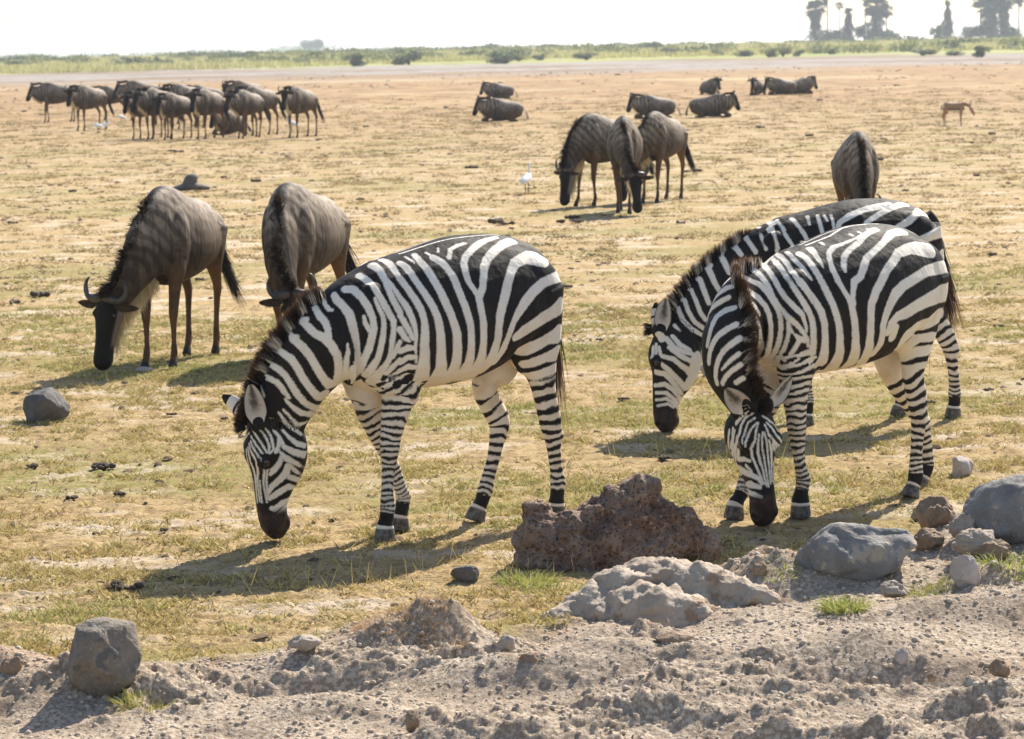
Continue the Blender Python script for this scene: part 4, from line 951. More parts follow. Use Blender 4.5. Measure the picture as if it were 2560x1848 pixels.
ORD_ = 'first second third fourth fifth sixth seventh eighth ninth tenth eleventh twelfth thirteenth fourteenth fifteenth sixteenth seventeenth eighteenth nineteenth twentieth twenty-first twenty-second twenty-third twenty-fourth twenty-fifth twenty-sixth twenty-seventh twenty-eighth twenty-ninth thirtieth thirty-first thirty-second thirty-third'.split()
DP.sort(); _bc = [0, 0, 0]
for i, (x, y, s) in enumerate(DP):
    bi = 0 if y < 400 else 1 if y < 800 else 2; _bc[bi] += 1
    o = bpy.data.objects.new('dung_clump', dung[i % 5]); COL.objects.link(o); q = at(x, y); o.location = (q[0], q[1], ground_z(q[0], q[1]) + .008); s *= RNG.uniform(.42, .72); o.scale = (s, s, s); o.rotation_euler = (0, 0, RNG.uniform(0, 6))
    tag(o, ORD_[_bc[bi] - 1] + ' dung clump from the left ' + BANDS[bi][0], 'dung', 'dark dung clumps scattered on the turf')
# pebbles and crumbs on the bank: too many to count
def crumbs():
    n = 15000; X = RNG.uniform(-2.5, 2.8, n); Y = RNG.uniform(7.3, 10.5, n); Z, M = ground_fn(X, Y); k = M > .6; X, Y, Z = X[k], Y[k], Z[k]; n = len(X)
    V0, F0 = ico(1); V = []; Fs = []
    for i in range(n):
        r = .0035 + .008 * RNG.random() ** 4; v = V0 * (1 + RNG.normal(0, .16, (len(V0), 1))) * r * [1.2, 1, .8] + [X[i], Y[i], Z[i] + r * .25]; V.append(v); Fs.append(F0 + i * len(V0))
    o = link('soil_crumbs', mesh_np('soil_crumbs', np.concatenate(V), np.concatenate(Fs)), M_CRUMB); tag(o, kind='stuff')
crumbs()

# ------------------------------------------------------------------ tufts and stalks
M_GREENTUFT = mat_grass('green_tussock_blades', (.18, .24, .045), (.26, .30, .07), (.50, .46, .16), .45)
M_RUSTGRASS = mat_grass('rusty_dry_grass', (.30, .17, .075), (.38, .24, .11), (.50, .33, .17), .35)
def tussock(px, py, Y, h, n, spread, label, mat, name='grass_tuft', cat='grass tuft', lean=.8, width=.004, droop=.45):
    q = drop(px, py); z = float(ground_fn(np.array([q[0]]), np.array([q[1]]))[0][0])
    a = RNG.uniform(0, 2 * np.pi, n); r = spread * np.sqrt(RNG.random(n)); rt = np.stack([r * np.cos(a), r * np.sin(a) * .8, -.01 + 0 * r], 1); gz = ground_fn(rt[:, 0] + q[0], rt[:, 1] + q[1])[0] - z; rt[:, 2] += gz
    d = np.stack([np.cos(a) * lean * r / spread + RNG.normal(0, .3, n), np.sin(a) * lean * r / spread + RNG.normal(0, .3, n), np.ones(n)], 1)
    o = link(name, strands(name, rt, d, h * RNG.uniform(.4, 1.15, n), width, droop, {}, seg=4), mat, None, False); o.location = (q[0], q[1], z); return tag(o, label, cat, 'grass tufts on the soil bank')
tussock(2108, 1525, 9.62, .11, 420, .07, 'bright green grass tussock alone on the right bank slope', M_GREENTUFT)
tussock(1945, 1425, 10.05, .06, 220, .08, 'small green tuft at the foot of the long grey boulder', M_GREENTUFT)
tussock(2300, 1482, 9.85, .08, 220, .06, 'green tuft at the right end of the long grey boulder', M_GREENTUFT)
tussock(2520, 1425, 10.0, .11, 420, .14, 'spreading green grass at the right edge below the boulder', M_GREENTUFT)
tussock(2330, 1450, 10.0, .08, 320, .11, 'yellow green grass left of the whitish stone', M_GREENISH)
tussock(1320, 1455, 10.6, .12, 420, .12, 'dark green grass at the left foot of the red rock', M_GREENTUFT)
tussock(1395, 1475, 10.45, .08, 300, .14, 'shaded grass along the bottom of the red rock', M_GREENTUFT)
tussock(350, 1735, 8.95, .10, 260, .09, 'yellow green grass at the right foot of the upright boulder', M_GREENISH)
tussock(1000, 1520, 9.42, .07, 700, .17, 'rusty dry grass on top of the left earth mound', M_RUSTGRASS, 'dry_grass', 'dry grass', .9, .0028)
tussock(1110, 1560, 9.40, .06, 500, .10, 'rusty dry grass on the right flank of the left earth mound', M_RUSTGRASS, 'dry_grass', 'dry grass', 1.0, .0028)
tussock(1845, 1420, 10.12, .07, 420, .09, 'rusty grass tuft on the right shoulder of the pale mound', M_RUSTGRASS, 'dry_grass', 'dry grass', .9, .0028)
tussock(1915, 1475, 9.98, .05, 380, .08, 'rusty rootlets hanging at the right end of the pale mound', M_RUSTGRASS, 'dry_grass', 'dry grass', 1.2, .0026)
tussock(2440, 1385, 10.25, .06, 300, .10, 'dry grass on the right heap of clods', M_RUSTGRASS, 'dry_grass', 'dry grass', 1.0, .0028)
tussock(120, 1290, None, .06, 420, .20, 'rusty dry grass patch at the left edge', M_RUSTGRASS, 'dry_grass', 'dry grass', 1.0, .004)
tussock(1330, 1660, 9.18, .035, 200, .04, 'rootlets on the yellowish clod', M_RUSTGRASS, 'dry_grass', 'dry grass', 1.0, .0022)
tussock(1060, 1690, 9.0, .035, 260, .10, 'dead roots in the soil below the left mound', M_RUSTGRASS, 'dry_grass', 'dry grass', 1.1, .0022)
def stalks():
    c = [(760, 1430, 40, .35), (900, 1450, 34, .3), (1000, 1440, 26, .3), (1180, 1420, 20, .25), (2050, 1140, 22, .4), (1720, 1140, 16, .5), (130, 970, 26, .5), (640, 900, 14, .4), (1330, 1440, 16, .15), (470, 1420, 12, .4), (1780, 1400, 14, .2), (2240, 1290, 12, .2), (340, 1700, 10, .15)]
    R0 = []; D0 = []; L0 = []
    for x, y, n, s in c:
        q = at(x, y); p = q[None] + RNG.normal(0, 1, (n, 3)) * [s, s * .6, 0]; p[:, 2] = ground_fn(p[:, 0], p[:, 1])[0] - .005; R0.append(p); D0.append(np.stack([RNG.normal(0, .3, n), RNG.normal(0, .3, n), np.ones(n)], 1)); L0.append(RNG.uniform(.06, .17, n) * (1.25 if y < 1200 else 1))
    o = link('dry_grass_stalks', strands('dry_grass_stalks', np.concatenate(R0), np.concatenate(D0), np.concatenate(L0), .0030, .12, {}, seg=4), M_STRAW, None, False); tag(o, kind='stuff')
stalks()

# ------------------------------------------------------------------ the three zebras
R_ = math.radians
M_ZEBRA = mat_zebra()
M_MANE = mat_hair('zebra_mane_hair', (.012, .009, .008), (.80, .72, .62), (.12, .058, .03))
M_TAIL = mat_hair('zebra_tail_hair', (.016, .012, .010), (.5, .42, .33), (.13, .052, .022))
M_EYE = mat_plain('eye_gloss', (.008, .006, .005), .06, .8)

def leg(fr, pts, lat, top, k): return leg_points(fr, pts, lat, top, k)
ZEB = {}
# left zebra
f1 = Frame((-.32, 11.86), R_(180 + 32))
P1 = lambda x, y, lat: f1.P(*z1px(x, y), lat)
n1 = [((600, 370), (735, 800), 0, .165), ((545, 415), (690, 790), -.01, .15), ((455, 510), (655, 797), -.035, .13), ((382, 605), (618, 828), -.065, .118), ((325, 700), (580, 866), -.09, .108), ((285, 795), (548, 912), -.12, .10), ((258, 890), (512, 958), -.14, .095), ((240, 965), (490, 1005), -.155, .085)]
s1 = dict(neck=[(P1(*a, l), P1(*b, l), w) for a, b, l, w in n1])
s1['nf'] = leg(f1, [(945, 800), (935, 900), (910, 1035), (903, 1102), (900, 1165), (893, 1260), (890, 1335), (893, 1385), (885, 1440), (880, 1478), (880, 1525)], .10, (.42, .12, .98), z1px)
s1['ff'] = leg(f1, [(800, 820), (805, 910), (835, 1010), (860, 1060), (895, 1140), (932, 1220), (953, 1290), (968, 1338), (958, 1392), (950, 1435), (947, 1498)], -.09, (.42, -.12, .98), z1px)
s1['nh'] = leg(f1, [(1590, 640), (1620, 740), (1638, 840), (1655, 920), (1668, 985), (1680, 1065), (1688, 1150), (1697, 1220), (1703, 1275), (1698, 1325), (1695, 1368), (1692, 1425)], .10, (-.38, .13, 1.08), z1px)[[0, 1, 2, 3, 5, 6, 7, 8, 9, 10, 11, 12]]
s1['fh'] = leg(f1, [(1400, 690), (1365, 770), (1360, 850), (1395, 920), (1422, 972), (1415, 1050), (1397, 1150), (1372, 1240), (1357, 1305), (1338, 1360), (1323, 1395), (1306, 1468)], -.07, (-.36, -.13, 1.06), z1px)[[0, 1, 2, 3, 5, 6, 7, 8, 9, 10, 11, 12]]
s1['poll'] = P1(258, 980, -.16); mz = P1(319, 1540, -.205)
s1['Mh'] = head_matrix(s1['poll'], mz, f1.w2l(f1.o + np.array([math.cos(R_(180 + 24)), math.sin(R_(180 + 24)), 0])))
s1['hs'] = .975; s1['hmirror2'] = True; s1['face_side'] = 1
s1['earL'] = ((-.005, .062, .0), (-1, .10, .12), (.05, 1, .25), .185, .098)
s1['earR'] = ((-.005, -.055, .01), (-.5, -.85, .30), (.1, -.5, -.6), .175, .085)
ZEB['z1'] = (f1, s1)
# right front zebra
f3 = Frame((1.565, 12.25), R_(180 + 39))
W3 = lambda x, y, Y: f3.L(*z2px(x, y), Y)
l3 = lambda *w: f3.w2l(np.array(w))
s3 = dict(neck=[(l3(1.18, 11.95, 1.20), l3(1.20, 11.99, .76), .165), (W3(505, 410, 11.80), l3(1.07, 11.93, .75), .15), (W3(535, 530, 11.68), l3(.995, 11.93, .79), .128), (W3(552, 650, 11.61), l3(.935, 11.89, .82), .112), (W3(548, 760, 11.59), l3(.935, 11.86, .70), .104), (W3(568, 860, 11.60), l3(.985, 11.84, .61), .094), (W3(598, 965, 11.64), l3(1.05, 11.82, .515), .075)])
s3['nf'] = leg(f3, [(765, 800), (760, 900), (765, 1025), (768, 1090), (773, 1150), (778, 1220), (790, 1280), (797, 1315), (790, 1362), (785, 1400), (785, 1462)], .09, (.42, .12, .98), z2px)
s3['ff'] = leg(f3, [(660, 840), (610, 1000), (570, 1120), (558, 1180), (550, 1230), (540, 1285), (532, 1330), (528, 1362), (512, 1395), (495, 1428), (488, 1488)], -.10, (.42, -.12, .98), z2px)
s3['nh'] = leg(f3, [(1285, 660), (1290, 760), (1285, 850), (1300, 920), (1305, 970), (1310, 1060), (1303, 1150), (1298, 1230), (1297, 1300), (1285, 1340), (1278, 1362), (1270, 1415)], .09, (-.38, .13, 1.08), z2px)[[0, 1, 2, 3, 5, 6, 7, 8, 9, 10, 11, 12]]
s3['fh'] = leg(f3, [(1190, 690), (1180, 790), (1212, 880), (1262, 950), (1300, 1005), (1325, 1080), (1343, 1150), (1348, 1210), (1346, 1255), (1332, 1300), (1318, 1330), (1302, 1380)], -.09, (-.36, -.13, 1.06), z2px)[[0, 1, 2, 3, 5, 6, 7, 8, 9, 10, 11, 12]]
s3['poll'] = W3(592, 988, 11.70); mz = W3(640, 1510, 11.66)
s3['Mh'] = head_matrix(s3['poll'], mz, f3.w2l(f3.o + np.array([.36, -.93, 0])))
s3['zs'] = .985; s3['hs'] = .965; s3['hmirror2'] = False; s3['mirror'] = .28; s3['ph'] = .4
s3['earL'] = ((-.0, .058, .0), (-.62, .80, .05), (.35, .15, .9), .175, .085)
s3['earR'] = ((.01, -.066, .01), (-.62, -.72, .42), (.35, -.30, .9), .165, .105)
ZEB['z3'] = (f3, s3)
# right rear zebra
f2 = Frame((1.905, 15.0), R_(180 + 11))
P2 = lambda x, y, lat: f2.P(*z2px(x, y), lat)
n2 = [((610, 225), (640, 610), 0, .165), ((520, 262), (565, 625), 0, .15), ((415, 330), (505, 640), 0, .13), ((325, 415), (450, 665), 0, .118), ((255, 505), (405, 685), 0, .108), ((207, 590), (370, 705), 0, .10), ((175, 660), (345, 740), 0, .088)]
s2 = dict(neck=[(P2(*a, l), P2(*b, l), w) for a, b, l, w in n2])
s2['nf'] = leg(f2, [(790, 500), (800, 600), (810, 715), (814, 760), (815, 810), (815, 870), (817, 925), (819, 965), (814, 1005), (811, 1035), (809, 1075)], .08, (.42, .12, .98), z2px)
s2['ff'] = leg(f2, [(735, 520), (745, 610), (760, 720), (765, 760), (768, 810), (770, 870), (772, 920), (773, 955), (770, 995), (768, 1020), (766, 1064)], -.09, (.42, -.12, .98), z2px)
s2['nh'] = leg(f2, [(1330, 430), (1350, 510), (1380, 580), (1418, 645), (1436, 690), (1452, 750), (1464, 830), (1469, 890), (1470, 935), (1468, 970), (1466, 995), (1462, 1040)], .08, (-.38, .13, 1.08), z2px)[[0, 1, 2, 3, 5, 6, 7, 8, 9, 10, 11, 12]]
s2['fh'] = leg(f2, [(1250, 430), (1235, 520), (1232, 600), (1252, 660), (1262, 700), (1256, 780), (1246, 850), (1240, 900), (1236, 945), (1229, 975), (1223, 997), (1218, 1042)], -.09, (-.36, -.13, 1.06), z2px)[[0, 1, 2, 3, 5, 6, 7, 8, 9, 10, 11, 12]]
s2['poll'] = P2(160, 650, 0.0); mz = P2(152, 1050, .02)
s2['Mh'] = head_matrix(s2['poll'], mz, f2.w2l(f2.o + np.array([-.96, .26, 0])))
s2['zs'] = .955; s2['hs'] = 1.03; s2['hmirror2'] = True; s2['face_side'] = 1; s2['ph'] = .7
s2['earL'] = ((-.0, .062, -.03), (-1, .12, -.05), (.05, 1, .15), .185, .10)
s2['earR'] = ((-.0, -.055, .0), (-.8, -.35, .35), (.1, -.6, .6), .165, .085)
ZEB['z2'] = (f2, s2)

def mane(fr, body, H, Mh, hs, info, root, n, ln=.092, crest=None, forelock=True):
    C, A, D = info['C'], info['A'], info['D']
    t = np.sort(RNG.uniform(0.25, len(C) - 1.02, n)) if crest is None else np.sort(RNG.uniform(0, len(crest) - 1.01, n))
    if crest is None:
        c = crom(C, t); a = crom(A[:, None], t)[:, 0]; d = crom(D, t); d /= np.linalg.norm(d, axis=1)[:, None]
        base = c + d * (a * .97)[:, None]; tg = np.gradient(crom(C, np.linspace(0, len(C) - 1, 200)), axis=0); tg = tg[np.clip((t / (len(C) - 1) * 199).astype(int), 0, 199)]
    tg /= np.linalg.norm(tg, axis=1)[:, None]
    lat = np.cross(tg, d)
    env = sstep(.25, .9, t)
    base = base + lat * RNG.normal(0, .011, n)[:, None] - d * (RNG.random(n) * .012)[:, None]
    clump = fbm(np.stack([t * 4.2, 0 * t, 0 * t], 1), 2)
    dirs = d + lat * RNG.normal(0, .11, n)[:, None] + tg * (RNG.normal(-.02, .07, n) + .30 * clump)[:, None]
    if forelock:
        k = n // 16; q = RNG.random(k)
        fb = np.array([H((.0 + .05 * x, RNG.normal(0, .012), .045 + .01 * RNG.random())) for x in (q - .6)])
        base = np.concatenate([base, fb]); dirs = np.concatenate([dirs, Mh[:, 2][None] * .9 + Mh[:, 0][None] * (.1 + .5 * (q[:, None] - .3)) + RNG.normal(0, .15, (k, 3))]); env = np.concatenate([env, np.full(k, .85)])
    lens = ln * (.55 + .45 * env) * RNG.uniform(.75, 1.1, len(base)); lens[n:] *= .6
    kd = KDTree(len(info['P']));
    for i, v in enumerate(info['P']): kd.insert(v, i)
    kd.balance()
    back = base - dirs / np.linalg.norm(dirs, axis=1)[:, None] * .05
    w = np.array([sstep(-.008, .008, info['fld'][kd.find(v)[1]]) for v in back])
    me = strands('mane', base, dirs, lens, .0046, .03, dict(w=w))
    return link('mane', me, M_MANE, root, smooth=False)

Z_LABEL = {'z1': 'striped zebra on the left grazing with lowered head, nose down in the short grass', 'z3': 'front zebra of the overlapping right pair, its face turned to the viewer',
           'z2': 'rear zebra of the overlapping right pair, partly hidden, head seen from the side'}
STROKES = globals().get('COAT', {})
for key in ('z1', 'z3', 'z2'):
    fr, sp = ZEB[key]
    root = empty('zebra', (fr.o[0], fr.o[1], 0), fr.yaw, Z_LABEL[key], 'zebra', 'grazing zebras in the foreground')
    me, H, Mh, hs, info = build_zebra(fr, sp, None, STROKES[key])
    link('body', me, M_ZEBRA, root)
    mane(fr, me, H, Mh, hs, info, root, 5200 if key != 'z2' else 3600)
    eme = sphere_mesh('eye', .021)
    for sg in (1, -1):
        e = link('eye', eme, M_EYE, root); e.location = H((.172, .091 * sg, -.006))
    # tail: hanging switch of hair behind the dock
    n = 700; t = RNG.random(n)
    dock = np.array([(-.585, 0, 1.12), (-.615, -.02, 1.0), (-.625, -.03, .88)]); c = crom(dock, t * 1.99)
    if key == 'z2': sw = np.array([-.16, .10, -1.0])
    elif key == 'z1': sw = np.array([-.03, -.03, -1.0])
    else: sw = np.array([.05, -.25, -1.0])
    dirs = sw + RNG.normal(0, .07, (n, 3))
    me_t = strands('tail', c + RNG.normal(0, .012, (n, 3)), dirs, RNG.uniform(.22, .50, n), .006, .0, dict(w=(RNG.random(n) < .08).astype(float)))
    link('tail', me_t, M_TAIL, root, smooth=False)

# ------------------------------------------------------------------ wildebeest
W_TORSO = [(-.575, .99, .84, .06), (-.54, 1.06, .78, .125), (-.46, 1.12, .72, .185), (-.34, 1.155, .67, .225), (-.20, 1.175, .63, .25), (-.06, 1.195, .60, .262),
           (.08, 1.225, .58, .258), (.20, 1.262, .575, .232), (.30, 1.285, .575, .20), (.39, 1.272, .59, .165), (.47, 1.20, .62, .13), (.54, 1.08, .68, .08)]
W_HEAD = [(-.03, .01, -.10, .055), (.02, .038, -.145, .070), (.08, .050, -.172, .080), (.15, .048, -.172, .077), (.22, .042, -.155, .066), (.29, .037, -.138, .057), (.36, .033, -.128, .056), (.42, .028, -.125, .063), (.465, .014, -.115, .061), (.49, -.01, -.10, .046), (.505, -.04, -.08, .02)]
WF_A = [.10, .078, .052, .040, .038, .028, .0215, .0225, .029, .025, .031, .040]
WF_B = [.075, .07, .048, .036, .034, .027, .0205, .0215, .027, .025, .030, .036]
WH_A = [.16, .105, .062, .044, .043, .030, .0235, .0235, .029, .025, .031, .040]
WH_B = [.105, .085, .055, .036, .032, .026, .022, .0225, .027, .025, .030, .036]
W_FRONT = np.array([(.38, .10, .90), (.37, .105, .70), (.385, .10, .60), (.400, .09, .435), (.405, .088, .385), (.400, .085, .335), (.393, .082, .24), (.388, .08, .16), (.388, .08, .108), (.403, .08, .072), (.414, .08, .045), (.430, .08, 0)])
W_HIND = np.array([(-.38, .12, .95), (-.34, .125, .76), (-.385, .12, .64), (-.445, .11, .545), (-.475, .105, .485), (-.470, .10, .42), (-.458, .095, .30), (-.450, .09, .19), (-.448, .09, .118), (-.430, .09, .076), (-.420, .09, .046), (-.402, .09, 0)])
def w_leg(base, side, dx, dz=0.0):
    J = base * [1, side, 1]; k = (1 - np.clip(J[:, 2] / .9, 0, 1)); J[:, 0] += dx * k; J[-1, 2] = 0
    return J
def w_neck(kind, bend=0.0):
    if kind == 'graze':
        N = [((.36, 1.22), (.40, .66), .12), ((.55, 1.15), (.50, .62), .128), ((.69, .985), (.585, .60), .112), ((.79, .79), (.66, .545), .092), ((.845, .64), (.705, .475), .078), ((.86, .555), (.725, .415), .066)]
        poll, muz, fac = (.835, .535), (.905, .045), (1, .12)
    elif kind == 'stand':
        N = [((.36, 1.22), (.40, .66), .12), ((.53, 1.225), (.53, .66), .128), ((.66, 1.205), (.64, .74), .105), ((.77, 1.195), (.72, .85), .085), ((.83, 1.19), (.77, .94), .07)]
        poll, muz, fac = (.83, 1.165), (1.02, .74), (1, .45)
    else:
        N = [((.34, .66), (.40, .14), .12), ((.50, .68), (.54, .18), .128), ((.62, .68), (.63, .28), .105), ((.72, .69), (.70, .39), .085), ((.78, .70), (.74, .47), .07)]
        poll, muz, fac = (.785, .685), (.95, .27), (1, .42)
    n = len(N); out = []
    for i, (T, B, w) in enumerate(N):
        y = bend * (i / (n - 1)) ** 1.6
        out.append((np.array((T[0] - abs(bend) * .25 * i / (n - 1), y, T[1])), np.array((B[0] - abs(bend) * .25 * i / (n - 1), y, B[1])), w))
    sh = np.array((-abs(bend) * .25, bend, 0))
    return out, np.array((poll[0], 0, poll[1])) + sh, np.array((muz[0], bend * .18, muz[1])) + sh, np.array((fac[0], bend * .8, fac[1]))

def build_wilde(kind, bend=0.0, swing=(0, 0, 0, 0), voxel=.011, hair=1.0, turn=0.0, tail=.35):
    b = Body(); lie = kind == 'lie'; dz = -.565 if lie else 0
    b.tube([(u, 0, (t + o) / 2 + dz) for u, t, o, w in W_TORSO], [(t - o) / 2 for u, t, o, w in W_TORSO], [w * (1.04 if lie else .91) for *_, w in W_TORSO], 0, k=-.12, sub=3, p=2.1)
    for sg in (1, -1):
        b.ball((.34, .125 * sg, .90 + dz), (.11, .07, .24), 0)
        b.ball((-.37, .115 * sg, .88 + dz), (.165, .10, .19), 0)
    N, poll, muz, fac = w_neck(kind, bend)
    if turn:
        ca, sa = math.cos(turn), math.sin(turn); Rz = np.array([[ca, -sa, 0], [sa, ca, 0], [0, 0, 1]]); pv = np.array([N[2][0][0], N[2][0][1], 0])
        q = lambda v, k=1: pv + (v - pv) @ Rz.T
        N = [(T, B, w) if i < 3 else (q(T), q(B), w) for i, (T, B, w) in enumerate(N)]; poll = q(poll); muz = q(muz); fac = fac @ Rz.T
    C = np.array([(T + B) / 2 for T, B, w in N]); A = np.array([np.linalg.norm(T - B) / 2 for T, B, w in N]); D = np.array([nrm(T - B) for T, B, w in N])
    b.tube(C, A, [w for *_, w in N], 1, k=-.25, sub=4, dors=D)
    Mh = head_matrix(poll, muz, fac); H = lambda p: poll + Mh @ np.asarray(p, float)
    b.tube([H((x, 0, (a + c) / 2)) for x, a, c, w in W_HEAD], [(a - c) / 2 for x, a, c, w in W_HEAD], [w for *_, w in W_HEAD], 2, k=.12, sub=3, dors=[Mh[:, 2]] * len(W_HEAD), p=2.4)
    for sg in (1, -1):
        b.ball(H((.10, .045 * sg, -.09)), (.085, .04, .075), 2, Mh)
        b.ball(H((.115, .066 * sg, .015)), (.032, .022, .024), 2, Mh)
        b.ball(H((.435, .04 * sg, -.03)), (.035, .028, .04), 2, Mh)
    axes = []
    if not lie:
        for part, J in ((3, w_leg(W_FRONT, 1, swing[0])), (4, w_leg(W_FRONT, -1, swing[1])), (5, w_leg(W_HIND, 1, swing[2])), (6, w_leg(W_HIND, -1, swing[3]))):
            fr_ = part < 5; _, ss = b.tube(J, WF_A if fr_ else WH_A, WF_B if fr_ else WH_B, part, sub=4, p=2.1); axes.append((part, ss[-1]))
            if not fr_: b.ball(J[4] + np.array([-.024, 0, .018]), (.02, .018, .036), part, sval=.52)
            b.ball(J[9] + np.array([-.02, 0, .005]), (.015, .022, .02), part, sval=ss[-1] - .07)
    else:
        for sg in (1, -1):
            b.tube([(.40, .12 * sg, .22), (.56, .13 * sg, .12), (.66, .13 * sg, .055), (.60, .12 * sg, .035), (.45, .11 * sg, .03), (.36, .11 * sg, .03)], [.09, .055, .042, .032, .026, .03], [.07, .05, .04, .03, .026, .03], 3 if sg > 0 else 4, sub=3)
            b.tube([(-.40, .16 * sg, .30), (-.28, .23 * sg, .20), (-.12, .26 * sg, .08), (-.22, .27 * sg, .04), (-.38, .27 * sg, .035), (-.16, .28 * sg, .03)][:5], [.17, .12, .06, .038, .03], [.10, .085, .055, .036, .028], 5 if sg > 0 else 6, sub=3)
            axes += [(3 if sg > 0 else 4, 9.), (5 if sg > 0 else 6, 9.)]
    me, P, part, sv = b.fuse(voxel, 18 if voxel < .01 else 9)
    head_l = (P - poll) @ Mh
    nb = fbm(P * 4, 3)
    # brindled neck and forequarter: bars run down from the crest
    ctr = np.interp(P[:, 0], C[:, 0], np.arange(len(C)))
    bar = np.sin((P[:, 0] * (1 if kind != 'graze' else .8) - P[:, 2] * (.0 if kind != 'graze' else .75)) * 62 + nb * 5)
    zone = sstep(.02, .32, P[:, 0]) * (part <= 1) * sstep(.98, .80, P[:, 0] if kind == 'lie' else P[:, 0] * 0 + .5)
    stripe = zone * sstep(-.15, .35, bar) * (.8 + .3 * nb)
    face = (part == 2) * np.maximum(sstep(-.05, -.018, head_l[:, 2] + .012 * nb), sstep(.30, .38, head_l[:, 0]))
    face = np.maximum(face, (part == 2) * sstep(.03, .0, head_l[:, 0]) * .5)
    low = np.zeros(len(P)); hoof = np.zeros(len(P))
    for pn, Lt in axes:
        m = part == pn
        if lie: low[m] = .6
        else:
            h = P[m, 2]; low[m] = sstep(.80, .55, h); hoof[m] = sstep(.066, .05, Lt - sv[m])
    low = np.maximum(low, .5 * (part == 0) * sstep(-.30, -.5, P[:, 0]) * sstep(1.0 + dz, .8 + dz, P[:, 2]))
    crest = (part <= 1) * sstep(.055, .02, np.abs(P[:, 1] - np.interp(P[:, 0], C[:, 0], C[:, 1]))) * sstep(.28, .40, P[:, 0]) * (P[:, 2] > np.interp(P[:, 0], C[:, 0], C[:, 2]))
    nv = len(P); EV = []; EF = []
    for sg in (1, -1):
        v, f, t, i = ear_geo(H((.045, .066 * sg, .0)), Mh @ np.array([.12, sg, -.12]), Mh @ np.array([.5, 0, .6]), .185, .07)
        EF.append(f + nv + sum(len(q) for q in EV)); EV.append(v)
    EV = np.concatenate(EV)
    bf = np.array([tuple(p.vertices) if len(p.vertices) == 4 else (*p.vertices, p.vertices[0]) for p in me.polygons])
    full = mesh_np('wildebeest_body', np.concatenate([P, EV]), [bf] + EF); z = np.zeros(len(EV))
    attr(full, 'stripe', np.concatenate([stripe, z])); attr(full, 'face', np.concatenate([face, z + .55]))
    attr(full, 'low', np.concatenate([low, z])); attr(full, 'hoof', np.concatenate([hoof, z])); attr(full, 'crest', np.concatenate([crest, z]))
    attr(full, 'cheek', np.concatenate([(part == 2) * (1 - face), z]))
    attr(full, 'sunlit_top', np.concatenate([sstep(.78 + dz, 1.12 + dz, P[:, 2]) * (part <= 1), z]))  # mask rising with height: sunlight on the back painted into the coat
    bpy.data.meshes.remove(me)
    # horns
    horns = []
    for sg in (1, -1):
        hm = Body()
        hm.tube([H(np.array(q) * [.64, .63 * sg, .64]) for q in ((.0, .015, .035), (.012, .085, .035), (.02, .155, .022), (.008, .215, .015), (-.045, .255, .02), (-.115, .262, .035), (-.175, .235, .05), (-.205, .205, .055))],
                [.034, .034, .029, .024, .019, .014, .009, .004], [.034, .036, .030, .024, .019, .014, .009, .004], 0, lat=Mh[:, 2], sub=3)
        hv = np.concatenate(hm.V); h_ = bpy.data.meshes.new('horn'); h_.from_pydata(hv.tolist(), [], hm.F); h_.update(); horns.append(h_)
    # mane, beard, tail
    n = int(2600 * hair); t = RNG.uniform(.35, len(C) - 1.05, n)
    d = crom(D, t); d /= np.linalg.norm(d, axis=1)[:, None]; base = crom(C, t) + d * (crom(A[:, None], t) * .98)
    tg = np.gradient(crom(C, np.linspace(0, len(C) - 1, 100)), axis=0)[np.clip((t / (len(C) - 1) * 99).astype(int), 0, 99)]; tg /= np.linalg.norm(tg, axis=1)[:, None]
    lat = np.cross(tg, d); base = base + lat * RNG.normal(0, .012, n)[:, None]
    cl = fbm(np.stack([t * 5, 0 * t, 0 * t], 1), 2)
    dirs = d * .8 + lat * (RNG.normal(0, .22, n) + .55 * cl)[:, None] + tg * RNG.normal(.35, .2, n)[:, None]
    w = .010 if hair < .6 else .0065
    mane_me = strands('mane', base, dirs, RNG.uniform(.06, .135, n) * (.45 + .55 * sstep(.3, 1.2, t)), w, .25, dict(w=(RNG.random(n) < .12) * .6))
    n = int(1100 * hair); q = RNG.random(n); C2 = C[1:]; t = q * (len(C2) - 1.02)
    bb = crom(C2, t) - crom(D[1:], t) * (crom(A[1:, None], t) * .96); jaw = np.array([H((x, RNG.normal(0, .02), -.135 - .03 * (x < .18))) for x in RNG.uniform(.0, .26, n // 2)])
    bb = np.concatenate([bb + RNG.normal(0, .016, (n, 3)), jaw]); dd = np.array([-.10, 0, -1.0]) + RNG.normal(0, .12, (len(bb), 3))
    beard_me = strands('beard', bb, dd, np.concatenate([RNG.uniform(.14, .27, n) * (.45 + .55 * q), RNG.uniform(.10, .20, n // 2)]), w, .0, dict(w=RNG.uniform(.5, 1, len(bb))))
    n = int(1500 * hair); q = RNG.random(n)
    if lie: dock = np.array([(-.56, 0, .42), (-.66, .05, .25), (-.70, .12, .08)])
    else: dock = np.array([(-.555, 0, 1.03), (-.63, .02, .93), (-.665, .05, .78), (-.675, .08, .66)])
    tp = q ** .7 * (len(dock) - 1.02); c = crom(dock, tp)
    dirs = (np.array([-.22, tail, -1.0]) if not lie else np.array([.2, .6, -.12])) + RNG.normal(0, .07, (n, 3))
    tail_me = strands('tail', c + RNG.normal(0, .013, (n, 3)), dirs, RNG.uniform(.14, .45, n) * (.35 + .65 * q) * (.25 if lie else 1), w, .0, dict(w=(RNG.random(n) < .05) * .4))
    return dict(body=full, horn=horns, mane=mane_me, beard=beard_me, tail=tail_me, eyes=[H((.118, .078 * sg, .008)) for sg in (1, -1)])

